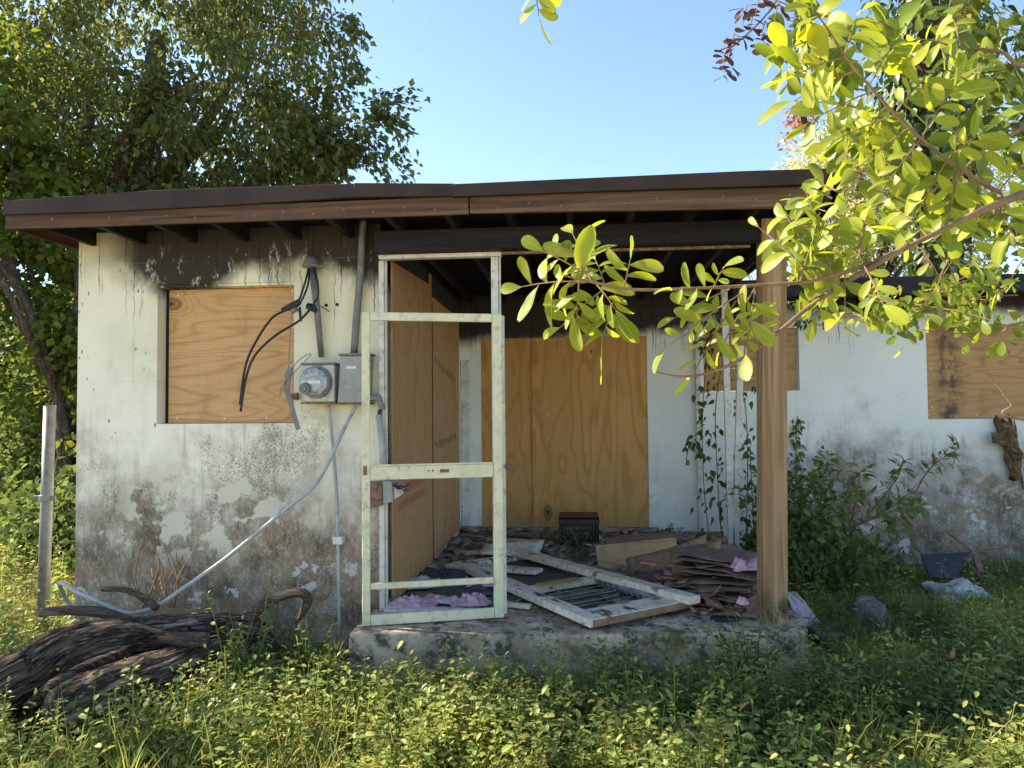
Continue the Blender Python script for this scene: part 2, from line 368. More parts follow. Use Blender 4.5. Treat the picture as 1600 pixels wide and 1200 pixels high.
def bark_mat(name, light, dark, sc=1.0, lichen=None, along=False, flow=False):
    m = MT(name, .95, .1); st_ = (.16, 1.7, 1.7) if along else (1.4, 1.4, .32)
    if flow:
        at_ = m.t.nodes.new('ShaderNodeAttribute'); at_.attribute_name = 'flow'; m.obj = at_.outputs['Vector']; st_ = (.6, .42, .42)
    v = m.map(st_, (0, 0, 0), None, (0, 0, -.35 if along and not flow else 0)); n = m.noise(13*sc, 7, .7, v, .5); n2 = m.noise(40*sc, 6, .7, v); vr = m.math('ABSOLUTE', m.sub(m.noise(9*sc, 4, .6, v, .8), .5)); vr = m.rr(vr, 0, .10)
    c = m.mix(m.mul(m.rr(m.add(n, m.mul(m.sub(n2, .5), .6)), .36, .66), m.add(.25, m.mul(vr, .75))), dark, light)
    if lichen: c = m.mix(m.rr(m.noise(3.1*sc, 6, .7), .55, .68), c, lichen)
    m.color(c); m.bump(m.add(n, m.add(m.mul(vr, .6), m.mul(n2, .4))), 1.0, .02); return m.m

# ------------------------------------------------------------------ materials
M = {}
M['wall'] = wall_mat('front_wall_paint', True); M['wallb'] = wall_mat('rear_wall_paint', False)
M['char'] = wood_mat('charred_wood', (.020, .019, .020), (.007, .007, .008), 'x', 60, rough=.6)
M['chary'] = wood_mat('charred_rafter', (.030, .026, .024), (.010, .009, .009), 'y', 60, rough=.7)
M['fascia'] = wood_mat('fascia_wood', (.165, .095, .055), (.075, .04, .022), 'x', 70, char=.20, seed=3)
M['rake'] = wood_mat('rake_wood', (.13, .045, .03), (.06, .022, .015), 'y', 60)
M['metal_roof'] = simple('brown_roof_metal', (.040, .026, .020), .62, .2, 0, .25, 3, .05)
M['deck'] = simple('charred_deck', (.012, .011, .011), .9, .1)
M['post'] = wood_mat('post_wood', (.46, .32, .19), (.27, .16, .08), 'z', 90, seed=1.3, moss=True, rough=.8)
M['ply_win'] = ply_mat('plywood_window', (.60, .36, .165), (.40, .19, .065), 'x', .6, 19, age=.28)
M['ply_win2'] = ply_mat('plywood_right', (.52, .30, .125), (.31, .14, .045), 'x', 2.9, 18, age=.3, blk=True)
M['ply_small'] = ply_mat('plywood_small', (.47, .28, .12), (.30, .14, .05), 'x', 4.7, 9, age=.3)
M['ply_back'] = ply_mat('plywood_back', (.60, .33, .11), (.37, .165, .04), 'z', 5.3, 9, age=.28)
M['ply_side'] = ply_mat('plywood_side', (.50, .30, .145), (.29, .135, .05), 'z', 1.9, 20, age=.2, knots=False)
M['alum'] = simple('cream_aluminium', (.64, .61, .41), .5, .4, 0, .12, 6, .05, dirt=(.42, .40, .27))
M['alum_w'] = simple('white_aluminium', (.62, .61, .54), .5, .4, 0, .15, 6, .05, dirt=(.32, .31, .28))
M['galv'] = simple('galvanised_steel', (.17, .17, .165), .5, .4, .2, .25, 12, .08, dirt=(.11, .11, .10))
M['meter'] = simple('meter_grey', (.46, .44, .39), .5, .4, .2, .15, 10, .08, dirt=(.26, .24, .2))
M['boxgrey'] = simple('panel_grey', (.29, .29, .265), .55, .4, .0, .15, 7, .05, dirt=(.33, .33, .31))
M['black'] = simple('black_rubber', (.012, .012, .013), .5, .4)
M['pvc'] = simple('grey_pvc', (.38, .38, .37), .55, .4, 0, .15, 8, .05, dirt=(.24, .23, .21))
M['rust'] = simple('rusty_metal', (.20, .12, .075), .85, .2, 0, .5, 30, .3, dirt=(.33, .29, .25))
M['concrete'] = None
def concrete():
    m = MT('porch_concrete', .95, .15); z = m.sep()[2]; n = m.noise(4, 7, .68)
    c = m.mix(m.rr(n, .35, .65), (.27, .215, .15), (.50, .415, .30)); c = m.mix(m.rr(m.noise(9, 7, .75, m.map((1, 1, 1), (3, 1, 0))), .47, .60), c, (.085, .07, .055))
    c = m.mix(m.mul(m.rr(m.noise(2.6, 5, .6), .54, .66), .8), c, (.12, .10, .035)); c = m.mix(m.rr(z, .16, .02, 0, .7), c, (.09, .075, .055))
    c = m.mix(m.rr(m.noise(22, 6, .7), .60, .7, 0, .7), c, (.60, .52, .40))
    m.color(c); m.bump(m.add(m.noise(11, 7, .7), m.mul(m.noise(60, 4, .6), .3)), .7, .015); return m.m
M['concrete'] = concrete()
def soil():
    m = MT('soil', .98, .05); n = m.noise(3, 7, .7); c = m.mix(m.rr(n, .35, .65), (.09, .065, .045), (.19, .145, .10))
    c = m.mix(m.rr(m.noise(40, 5, .7), .52, .66), c, (.20, .15, .095)); c = m.mix(m.rr(m.noise(.5, 4, .6), .42, .6, 0, .75), c, (.07, .095, .03))
    c = m.mix(m.rr(m.noise(1.7, 6, .7), .38, .62, 0, .7), c, (.075, .10, .035))
    bounce_y = m.add(m.sep()[1], m.mul(m.sub(m.noise(1.1, 5, .6), .5), 1.6))
    c = m.mix(m.rr(bounce_y, 2.3, 1.5), c, m.mix(m.rr(n, .35, .65), (.42, .35, .23), (.56, .47, .32)))  # pale sand on the camera side, added to bounce warm light onto the walls
    m.color(c); m.bump(m.noise(25, 6, .7), .8, .03); return m.m
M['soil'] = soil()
M['bark_log'] = bark_mat('log_bark', (.33, .25, .19), (.022, .015, .012), .9, (.15, .115, .09), True, True)
M['bark_stick'] = bark_mat('stick_bark', (.24, .18, .135), (.10, .07, .05), 2, None, True)
M['bark_tree'] = bark_mat('tree_bark', (.20, .15, .11), (.07, .05, .038), .8)
M['twig'] = simple('twig_bark', (.20, .13, .075), .8, .2, 0, .3, 20)
M['endwood'] = simple('cut_wood', (.10, .075, .055), .9, .1, 0, .5, 14, .6)
M['crate'] = simple('crate_plastic', (.012, .012, .014), .45, .4)
M['doorwhite'] = wood_mat('peeling_white_door', (.20, .15, .11), (.10, .07, .05), 'x', 50, seed=4, paint=(.66, .59, .48))
M['plank'] = wood_mat('weathered_plank', (.30, .25, .19), (.16, .12, .085), 'x', 60, seed=8, paint=(.64, .56, .43))
M['slatgrey'] = simple('grey_blue_slat', (.17, .20, .20), .5, .4, 0, .3, 8, .1, dirt=(.28, .27, .25))
M['mesh'] = simple('dirty_screen', (.10, .085, .07), .8, .2, 0, .4, 40, .5)
M['scrap'] = ply_mat('scrap_plywood', (.44, .29, .14), (.26, .15, .06), 'x', 7.7, 8, age=.7)
M['brown'] = simple('brown_fibreboard', (.26, .15, .095), .85, .2, 0, .35, 16, .35, dirt=(.22, .155, .115))
M['brown2'] = simple('brown_vinyl_sheet', (.14, .092, .068), .55, .35, 0, .35, 10, .25, dirt=(.15, .11, .085))
M['pink'] = simple('pink_cloth', (.56, .33, .38), .95, .1, 0, .25, 9, .3, dirt=(.40, .27, .34))
M['pale'] = simple('pale_cloth', (.50, .42, .46), .95, .1, 0, .3, 9, .3, dirt=(.30, .24, .22))
M['bluegrey'] = simple('slate_sheet', (.085, .085, .095), .6, .3, 0, .3, 8, .2)
M['rubble'] = simple('rubble', (.30, .235, .18), .95, .1, 0, .45, 6, .5, dirt=(.10, .075, .06))
M['litter'] = leaf_mat('dead_leaf', (.17, .10, .05), (.27, .19, .11), .2, gloss=.03)
M['navy'] = simple('dark_blue_plastic', (.018, .020, .030), .4, .5)
M['bagwhite'] = simple('dirty_white_sack', (.48, .48, .46), .8, .2, 0, .3, 7, .4, dirt=(.25, .23, .2))
M['bagred'] = simple('red_brown_plastic', (.19, .11, .10), .4, .5, 0, .35, 5, .2, dirt=(.30, .24, .23))
M['rot'] = simple('rotten_foam', (.16, .10, .055), .9, .2, 0, .5, 12, .6, dirt=(.26, .19, .13))
M['fence'] = wood_mat('dark_fence', (.075, .05, .036), (.04, .026, .018), 'z', 40)
M['label'] = simple('paper_label', (.66, .64, .58), .7, .2, 0, .08)
M['white_pvc'] = simple('white_pvc', (.62, .60, .56), .5, .4, 0, .15, 8, .05, dirt=(.40, .36, .31))
def dial_mat():
    m = MT('meter_glass', .12, .6); x, y, z = m.sep()
    n = m.noise(30, 4, .7, m.map((1, .1, 2.2))); c = m.mix(m.rr(n, .42, .62), (.36, .38, .39), (.17, .18, .19)); m.color(c); return m.m
M['dial'] = dial_mat()
# foliage
M['lf_fig'] = leaf_mat('fig_leaf', (.080, .108, .035), (.145, .17, .055), .45, gloss=.10, dry=(.14, .10, .04))
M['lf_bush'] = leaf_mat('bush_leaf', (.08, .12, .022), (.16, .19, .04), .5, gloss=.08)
M['lf_near'] = leaf_mat('near_leaf', (.15, .21, .04), (.33, .35, .05), .52, tcol=(.62, .64, .03), gloss=.06, vein=True, per_obj=True)
M['lf_near2'] = leaf_mat('near_leaf_small', (.13, .19, .035), (.21, .26, .05), .5, tcol=(.5, .55, .04), gloss=.08)
M['lf_pothos'] = leaf_mat('pothos_leaf', (.030, .060, .018), (.06, .10, .028), .3, gloss=.16)
M['lf_feather'] = leaf_mat('feather_leaf', (.40, .42, .17), (.50, .47, .25), .5, gloss=.04)
M['lf_red'] = leaf_mat('dry_red_leaf', (.34, .14, .08), (.42, .24, .14), .4, gloss=.03)
M['lf_brown'] = leaf_mat('dry_brown_leaf', (.07, .035, .025), (.11, .06, .04), .2, gloss=.03)
M['lf_shrub'] = leaf_mat('shrub_leaf', (.085, .14, .038), (.155, .205, .055), .4, gloss=.10, per_obj=True)
M['lf_vine'] = leaf_mat('vine_leaf', (.045, .085, .022), (.09, .14, .04), .35, gloss=.10, per_obj=True)
M['lf_shade'] = leaf_mat('shade_leaf', (.08, .125, .036), (.14, .185, .055), .35, gloss=.08)
M['lf_weed'] = leaf_mat('weed_leaf', (.15, .22, .06), (.28, .32, .09), .36, gloss=.07, dry=(.25, .20, .06), patchy=True)
M['lf_grass'] = leaf_mat('grass_blade', (.14, .19, .05), (.26, .29, .085), .36, gloss=.06, dry=(.30, .25, .12), patchy=True)
M['lf_straw'] = leaf_mat('straw', (.26, .22, .11), (.34, .29, .16), .3, gloss=.04)
M['flower'] = simple('white_flower', (.7, .7, .66), .8)
# ================================================================== SETTING: ground
def ground():
    def axis(a, b, fine0, fine1, st):
        far = [-160, -90, -50, -28, -16]
        lo = [v for v in far if v < a]; hi = [-v for v in reversed(far) if -v > b]
        return np.array(lo+list(np.arange(a, b+1e-6, st))+hi)
    xs = axis(-9, 9, 0, 0, .12); ys = axis(-3, 12, 0, 0, .12)
    V = []; nx = len(xs)
    for y in ys:
        for x in xs:
            z = .05*mnoise.noise(Vector((x*.7, y*.7, 0)))+.022*mnoise.noise(Vector((x*2.7, y*2.7, 3)))-.02
            if y > 4.7 and -3.4 < x < 1.3: z = -.05
            V.append((x, y, z))
    Fc = [(j*nx+i, j*nx+i+1, (j+1)*nx+i+1, (j+1)*nx+i) for j in range(len(ys)-1) for i in range(nx-1)]
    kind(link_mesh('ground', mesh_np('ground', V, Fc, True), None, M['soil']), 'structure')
ground()
def gz(x, y): return .05*mnoise.noise(Vector((x*.7, y*.7, 0)))+.022*mnoise.noise(Vector((x*2.7, y*2.7, 3)))-.02

# ================================================================== HOUSE
house = thing('house', 'burnt out single storey house with boarded up windows, open front porch and flat brown roof', 'house', (-1.0, 6.0, 0.0))
def wall_holes(x0, x1, z0, z1, y0, y1, holes):
    xs = sorted({x0, x1, *[v for h in holes for v in h[:2]]}); zs = sorted({z0, z1, *[v for h in holes for v in h[2:]]})
    solid = lambda i, j: 0 <= i < len(xs)-1 and 0 <= j < len(zs)-1 and not any(h[0] < (xs[i]+xs[i+1])/2 < h[1] and h[2] < (zs[j]+zs[j+1])/2 < h[3] for h in holes)
    b = MB(); idx = {}
    def vid(x, y, z):
        k = (round(x, 5), round(y, 5), round(z, 5))
        if k not in idx: idx[k] = len(b.v); b.v.append(k)
        return idx[k]
    for i in range(len(xs)-1):
        for j in range(len(zs)-1):
            if not solid(i, j): continue
            a, c, d, e = xs[i], xs[i+1], zs[j], zs[j+1]
            b.f.append((vid(a, y0, d), vid(c, y0, d), vid(c, y0, e), vid(a, y0, e))); b.f.append((vid(a, y1, d), vid(a, y1, e), vid(c, y1, e), vid(c, y1, d)))
            if not solid(i-1, j): b.f.append((vid(a, y0, d), vid(a, y0, e), vid(a, y1, e), vid(a, y1, d)))
            if not solid(i+1, j): b.f.append((vid(c, y0, d), vid(c, y1, d), vid(c, y1, e), vid(c, y0, e)))
            if not solid(i, j-1): b.f.append((vid(a, y0, d), vid(a, y1, d), vid(c, y1, d), vid(c, y0, d)))
            if not solid(i, j+1): b.f.append((vid(a, y0, e), vid(c, y0, e), vid(c, y1, e), vid(a, y1, e)))
    return b
WX0, WX1, WZ0, WZ1 = -2.835, -1.872, 1.535, 2.49
wf = wall_holes(-3.41, -1.278, -.12, 2.862, 4.65, 4.85, [(WX0, WX1, WZ0, WZ1)]).build('front_wall', M['wall'], house)
MB().box(-3.41, -3.21, 4.852, 9.2, -.12, 2.862).build('left_wall', M['wallb'], house)
MB().box(-1.45, -1.236, 4.852, 7.718, -.12, 2.862).build('side_wall', M['wallb'], house)
wall_holes(-1.45, 8.5, -.12, 2.862, 7.72, 7.92, [(3.615, 4.83, 1.478, 2.445), (1.36, 2.342, 1.787, 2.446), (-1.015, .77, .357, 2.388)]).build('back_wall', M['wallb'], house)
# sill ledge and dark gap round the front window
MB().box(WX0+.001, WX1-.001, 4.655, 4.80, WZ0-.03, WZ0+.004).build('window_sill', M['wall'], house)
MB().box(WX0+.001, WX1-.001, 4.66, 4.80, WZ1-.018, WZ1-.001).build('window_lintel', M['wall'], house)
# roof
MB().box(-3.46, 1.49, 4.172, 9.3, 2.866, 2.884).build('roof_deck', M['deck'], house)
MB().box(-3.495, 1.52, 4.158, 9.4, 2.887, 2.955).build('roof', M['metal_roof'], house)
main_roof = MB().box(1.56, 9.5, 7.22, 12.0, 2.735, 2.86).build('roof', M['metal_roof'], house)
MB().box(1.56, 9.5, 7.19, 7.218, 2.70, 2.868).build('fascia_board', M['char'], house, .004)['label'] = 'black sooty eave board of the rear wing'
for k in range(14):
    x = -3.30+k*.365
    MB().box(x-.019, x+.019, 4.185, 7.70, 2.772, 2.864).build('rafter', M['chary'], house)
for k in range(8):
    x = 1.75+k*.6
    MB().box(x-.019, x+.019, 7.222, 7.718, 2.69, 2.733).build('rafter', M['chary'], house)
def outline(px, Y, th, name, mat, bev=.003, lab=None):
    pts = [aty(a, b, Y) for a, b in px]
    o = MB().prism(pts, (0, th, 0)).build(name, M[mat], house, bev)
    if lab: o['label'] = lab
    return o
outline([(8, 358), (732, 334), (732, 306), (8, 335)], 4.142, .026, 'fascia_board', 'fascia')
outline([(734, 333), (1262, 324), (1262, 291), (734, 306)], 4.142, .026, 'fascia_board', 'fascia')
outline([(4, 335), (150, 331), (350, 321), (556, 307.5), (556, 286.5), (240, 297), (4, 314)], 4.118, .034, 'drip_edge', 'metal_roof', .002)
outline([(553, 307.8), (710, 306), (710, 286.5), (553, 285.6)], 4.112, .034, 'drip_edge', 'metal_roof', .002)
outline([(707, 307), (1000, 296), (1322, 286), (1322, 262), (1160, 267), (707, 287.5)], 4.106, .036, 'drip_edge', 'metal_roof', .002)
MB().box(-3.518, -3.494, 4.172, 9.3, 2.775, 2.885).build('rake_board', M['rake'], house, .003)
MB().box(-3.545, -3.520, 4.15, 9.35, 2.868, 2.962).build('drip_edge', M['metal_roof'], house, .002)
MB().box(1.492, 1.518, 4.172, 9.3, 2.765, 2.882).build('rake_board', M['char'], house, .003)
# soffit strip at the left end, reddish
MB().box(-3.492, -3.415, 4.20, 9.2, 2.858, 2.865).build('soffit', M['rake'], house)
b = MB()
for k in range(26):
    x = -3.4+k*.185; b.tube([(x, 4.1405, 2.80+.02*(k % 2)), (x, 4.1435, 2.80+.02*(k % 2))], .006, 7)
kind(b.build('nail_heads', M['rust'], house), 'stuff')
# porch beam, header, jambs, post
MB().box(-1.275, 1.35, 4.47, 4.53, 2.632, 2.771).build('beam', M['char'], house, .004)
MB().box(-1.275, 1.35, 4.532, 4.57, 2.648, 2.771).build('beam', M['char'], house, .004)
MB().box(-1.262, -.46, 4.54, 4.60, 2.603, 2.630).build('header_rail', M['alum_w'], house, .002)
MB().box(-.458, 1.10, 4.54, 4.565, 2.612, 2.630).build('header_rail', M['rust'], house, .002)
b = MB(); b.box(-1.274, -1.240, 4.585, 4.64, .325, 2.602); b.box(-1.2385, -1.226, 4.60, 4.63, .325, 2.602)
b.build('door_jamb', M['alum_w'], house, .002)
b = MB(); b.box(-.528, -.482, 4.555, 4.60, .325, 2.602); b.box(-.480, -.468, 4.57, 4.60, .325, 2.602); b.box(-.466, -.447, 4.56, 4.60, .325, 2.22)
b.build('door_jamb', M['alum_w'], house, .002)
MB().box(-1.238, -.53, 4.56, 4.63, .321, .342).build('door_sill', M['alum_w'], house, .002)
pst = MB().bar((1.178, 4.52, .318), (1.222, 4.52, 2.768), .148, .148, (0, 1, 0)).build('porch_post', M['post'], house, .008, seg=2)
b = MB()
b.prism([(-1.33, 4.115, .322), (.2, 4.19, .322), (1.30, 4.30, .322), (1.34, 4.36, .322), (1.50, 6.9, .322), (1.50, 7.718, .322), (-1.234, 7.718, .322), (-1.234, 4.648, .322), (-1.33, 4.648, .322)], (0, 0, -.45))
slab = b.build('porch_slab', M['concrete'], house, .018, seg=2)
MB().box(-1.232, .86, 7.60, 7.716, .324, .362).build('door_step', M['concrete'], house, .006)
# boards
def panel(x0, x1, z0, z1, y, mat, th=.013, lab=None, pts=None, name='plywood_panel'):
    b = MB()
    if pts: b.prism([(a, 0, c) for a, c in pts], (0, th, 0))
    else: b.box(0, x1-x0, 0, th, 0, z1-z0)
    o = b.build(name, M[mat], house, .0015); o.location = Vector((x0, y, z0))-house.location
    if lab: o['label'] = lab
    return o
def screws(pts, Y, r=.0075):
    b = MB()
    for x, z in pts: b.tube([(x, Y-.003, z), (x, Y+.006, z)], r, 6)
    o = b.build('screws', M['label'], house); kind(o, 'stuff')
panel(-2.805, WX1-.004, WZ0+.006, 2.468, 4.74, 'ply_win', lab='orange grained plywood over the front window')
MB().box(WX0+.002, -2.808, 4.752, 4.79, WZ0+.006, 2.468).build('window_frame', M['char'], house)
screws([(-2.74, 1.575), (-2.4, 1.572), (-2.1, 1.575), (-1.91, 1.58), (-1.91, 2.2), (-2.74, 2.43), (-1.92, 2.44)], 4.74)
panel(3.618, 4.828, 1.481, 2.442, 7.735, 'ply_win2', lab='plywood with a black smoke streak over the right window')
screws([(3.66, 1.6), (3.66, 2.0), (3.66, 2.3), (4.1, 1.51)], 7.735)
panel(1.363, 2.325, 1.79, 2.03, 7.75, 'ply_small'); panel(1.363, 2.325, 2.033, 2.443, 7.75, 'ply_small')
panel(-1.013, -.440, .36, 2.386, 7.742, 'ply_back', lab='narrow plywood sheet left of the rear doorway'); panel(-.461, .768, .36, 2.386, 7.727, 'ply_back', lab='wide plywood sheet over the rear doorway')
screws([(-.99, .45), (-.99, .9), (-.99, 1.4), (-.99, 2.0), (.74, .45), (.74, .8), (.74, 1.15), (.74, 1.5), (.74, 1.9), (-.2, 2.36), (-.4, 2.36), (.3, 2.36), (-.3, 1.55), (-.28, 1.3)], 7.727)
MB().box(-1.013, .80, 7.722, 7.745, 2.387, 2.40).build('door_header', M['rust'], house)
def side_panel(y0, y1, pts, seed):
    o = MB().prism([(a, 0, c) for a, c in pts], (0, .012, 0)).build('plywood_panel', M['ply_sr' if seed else 'ply_side'], house, .0015)
    o.rotation_euler = (0, 0, math.pi/2); o.location = Vector((-1.212-(0 if seed else .004), y0, .335))-house.location
    return o
M['ply_sr'] = ply_mat('plywood_red_mark', (.49, .285, .135), (.30, .14, .055), 'z', 3.3, 20, knots=False, red=True)
side_panel(4.70, 5.9, [(0, 0), (1.33, .01), (1.33, 2.44), (1.25, 2.44), (1.25, 2.345), (0, 2.285)], 1)['label'] = 'nearer side plywood sheet with a faded red paint mark'
side_panel(6.10, 7.5, [(0, .01), (1.40, .03), (1.40, 2.25), (0, 2.262)], 0)['label'] = 'farther side plywood sheet with dark scorch ticks'
MB().box(-1.2355, -1.2185, 6.0, 6.12, .34, 2.55).build('seam_strip', M['char'], house)  # dark strip added between the side sheets so their seam reads dark
# burn ticks printed on the far side sheet: short shallow grooves
b = MB()
for zc, sl in ((1.72, -.13), (.98, .03)):
    for k in range(11):
        y = 6.16+k*.105; z = zc+sl*(y-6.16)+rnd.uniform(-.01, .01); h = rnd.uniform(.02, .045)
        b.box(-1.2118, -1.2105, y, y+.012, .335+z-h, .335+z+h)
kind(b.build('scorch_ticks', M['char'], house), 'stuff')
# pale corner trim inside the porch, thin trim right of the doorway
MB().box(-1.232, -1.14, 7.69, 7.716, .365, 2.15).build('corner_trim', M['alum_w'], house, .003)
MB().box(1.27, 1.312, 7.675, 7.716, .33, 2.45).build('corner_trim', M['alum_w'], house, .003)
# screen door
DH = Vector((-.456, 4.475, .332)); DF = Vector((-1.285, 4.245, .330)); du = (DH-DF); DW = du.length; dang = math.atan2(du.y, du.x)
def dpart(b, name, par, mat='alum', bev=.004):
    me_o = b.build(name, M[mat], None, bev)
    me_o.data.transform(Matrix.Translation(DF) @ Matrix.Rotation(dang, 4, 'Z'))
    me_o.parent = par
    if par is house: me_o.location = -house.location
    return me_o
H = 1.888
b = MB(); b.box(0, .048, -.014, .014, 0, H); b.box(DW-.058, DW, -.014, .014, 0, H); b.box(.050, DW-.060, -.013, .013, 0, .062); b.box(.050, DW-.060, -.013, .013, H-.052, H)
door = dpart(b, 'screen_door', house); door['label'] = 'cream aluminium screen door frame with its screens missing, standing open'
dpart(MB().box(.050, DW-.060, -.012, .012, .868, .952), 'rail', door)
dpart(MB().box(.050, DW-.060, -.011, .011, .212, .250), 'rail', door)
dpart(MB().box(.058, DW-.066, -.018, -.0135, .952, .962), 'screen_bead', door, bev=.001)
dpart(MB().box(.008, .03, -.026, -.015, .90, .955), 'catch', door, 'rust', .002)
b = MB(); b.box(.47, .525, -.02, -.0125, .905, .925); b.box(.485, .50, -.03, -.0201, .908, .922); dpart(b, 'latch', door, 'rust', .002)
b = MB(); [b.tube([(x, -.015, .917), (x, -.0121, .917)], .006, 7) for x in (.40, .425)]; dpart(b, 'bolt_hole', door, 'rust', 0)
MB().prism([(-.445, 4.55, 1.235), (-.35, 4.57, 1.255), (-.445, 4.55, 1.275)], (0, .02, 0)).build('door_bracket', M['rust'], house, .002)
# roof vent pipe
vp = aty(247, 300, 6.2)
MB().tube([(vp.x, 6.2, 2.9), (vp.x, 6.2, 3.60)], .040, 14).tube([(vp.x, 6.2, 2.956), (vp.x, 6.2, 3.0)], [.1, .05], 14).build('vent_pipe', M['galv'], house, smooth=False)
# white leaning screen posts at the back of the porch
for (a, c) in (((1131, 452), (1143, 852)), ((1157, 540), (1150, 862))):
    p = aty(*a, 7.0); q = aty(*c, 7.0); q.z = .322; p.z = 2.765 if a[0] == 1131 else p.z
    MB().bar(q, p, .06, .035, (0, 1, 0)).build('screen_post', M['alum_w'], house, .003)
# plaster boss and stub pipe low on the front wall
sp = aty(489, 913, 4.65)
b = MB(); b.tube([(sp.x+.02, 4.66, sp.z), (sp.x+.02, 4.645, sp.z), (sp.x+.015, 4.632, sp.z)], [.12, .105, .05], 16, .25, 2.0, 4); b.build('plaster_patch', M['wall'], house, smooth=True)
MB().tube([(sp.x+.02, 4.66, sp.z), (sp.x-.02, 4.53, sp.z-.012)], .028, 14).build('stub_pipe', M['white_pvc'], house)

# ================================================================== WALL SERVICES
def P4(px, py, Y=4.6): return aty(px, py, Y)
mt = thing('electric_meter', 'grey electric meter box with round glass dial on the front wall', 'electric meter', tuple(P4(498, 628)))
a = P4(472, 570, 4.53); c = P4(522, 628, 4.53)
MB().box(a.x, c.x, 4.53, 4.648, c.z, a.z).build('box', M['meter'], mt, .006)
MB().box(a.x-.01, c.x+.006, 4.522, 4.649, a.z+.001, a.z+.012).build('lid', M['galv'], mt, .002)
MB().box(a.x-.012, c.x+.004, 4.535, 4.648, c.z-.012, c.z-.001).build('base_plate', M['rust'], mt, .002)
dc = P4(492, 597, 4.5)
MB().tube([(dc.x, 4.529, dc.z), (dc.x, 4.505, dc.z)], [.106, .104], 28).build('dial_ring', M['galv'], mt)
gl = MB().tube([(0, 0, 0), (0, -.03, 0), (0, -.042, 0)], [.092, .088, .06], 28).build('dial', M['dial'], mt, smooth=False); gl.location = Vector((dc.x, 4.5045, dc.z))-mt.location
b = MB()
for k in range(5): b.tube([(dc.x-.044+.022*k, 4.4625, dc.z+.034-.006*abs(k-2)), (dc.x-.044+.022*k, 4.4595, dc.z+.034-.006*abs(k-2))], .0085, 10)
kind(b.build('dial_pointers', M['boxgrey'], mt), 'stuff')
MB().box(dc.x-.03, dc.x+.05, 4.459, 4.4615, dc.z-.012, dc.z+.008).build('dial_label', M['label'], mt)
MB().box(a.x+.13, a.x+.165, 4.5275, 4.5295, c.z+.03, c.z+.05).build('label_plate', M['boxgrey'], mt)
MB().tube([(dc.x-.045, 4.465, dc.z-.04), (dc.x-.048, 4.435, dc.z-.045)], [.036, .034], 16).tube([(dc.x-.048, 4.434, dc.z-.045), (dc.x-.048, 4.425, dc.z-.045)], [.02, .018], 10).build('seal_ring', M['galv'], mt)
pb = thing('fuse_box', 'tall grey electrical panel box beside the round meter dial', 'fuse box', tuple(P4(550, 630)))
a = P4(527, 556, 4.54); c = P4(577, 629, 4.54)
MB().prism([(a.x+.02, 4.54, a.z), (c.x, 4.54, a.z), (c.x-.012, 4.54, c.z), (a.x, 4.54, c.z)], (0, .107, 0)).build('box', M['boxgrey'], pb, .005)
MB().box(a.x+.01, c.x+.012, 4.525, 4.648, a.z+.001, a.z+.014).build('lid', M['galv'], pb, .002)
MB().box(a.x+.06, a.x+.125, 4.5375, 4.5395, a.z-.085, a.z-.068).build('label_plate', M['label'], pb)
MB().box(a.x-.004, c.x+.004, 4.54, 4.648, c.z-.012, c.z-.001).build('base_plate', M['rust'], pb, .002)
# pipes
def pipe(name, pts, r, mat, label, catn, n=10, sp=6, Y=None):
    o = MB().tube(spline(pts, sp), r, n).build(name, M[mat], None, smooth=True); return tag(o, label, catn)
pipe('conduit', [P4(553, 556, 4.6), P4(557, 500, 4.6), P4(563, 430, 4.6), P4(566, 368, 4.6), aty(568, 340, 4.58)], .024, 'galv', 'thick grey conduit running from the fuse box up to the sooty eave', 'pipe', 12, 2)
for py in (405, 436): pass
wh = thing('weatherhead', 'short grey service mast with domed cap and no power line on the front wall', 'service mast', tuple(P4(503, 560)))
MB().tube([P4(488, 415, 4.59), P4(495, 480, 4.6), P4(502, 558, 4.615)], [.026, .022, .018], 12).build('mast', M['galv'], wh, smooth=True)
q = P4(487, 412, 4.56)
MB().tube([q+Vector((0, 0, -.022)), q+Vector((0, 0, -.012)), q+Vector((.0, 0, .018)), q+Vector((.002, 0, .04)), q+Vector((.002, 0, .05))], [.062, .06, .046, .026, .008], 18).build('cap', M['galv'], wh, smooth=True)
MB().bar(q+Vector((.03, 0, -.02)), q+Vector((.085, 0, -.018)), .022, .018).build('clamp', M['galv'], wh, .003)
sw = thing('service_wires', 'cut black service wires drooping from the mast in front of the window board', 'cable', tuple(P4(450, 480, 4.5)))
def wire(pts, r=.008): return MB().tube(spline(pts, 7), r, 7).build('wire', M['black'], sw, smooth=True)
W = lambda px, py, Y=4.5: aty(px, py, Y)
wire([W(482, 420, 4.55), W(477, 440), W(470, 462), W(464, 474)], .007); wire([W(484, 420, 4.54), W(481, 445), W(473, 466), W(466, 478)], .007)
wire([W(490, 420, 4.55), W(496, 440), W(497, 462), W(490, 474)], .007)
wire([W(446, 485), W(425, 497), W(402, 530), W(384, 570), W(375, 632)]); wire([W(484, 484), W(466, 502), W(428, 526), W(398, 556), W(384, 592), W(376, 643)]); wire([W(468, 480), W(470, 502)], .009)
MB().tube([W(440, 484, 4.5), W(456, 479, 4.5), W(468, 471, 4.5)], [.012, .028, .02], 8, .3, 2).build('connector', M['black'], sw)
MB().tube([W(480, 478, 4.5), W(488, 480, 4.5), W(494, 487, 4.5)], [.022, .028, .014], 8, .3, 2, 3).build('connector', M['black'], sw)
MB().tube([W(456, 487, 4.48), W(464, 483, 4.47)], .016, 8, .3).build('clamp', M['galv'], sw)
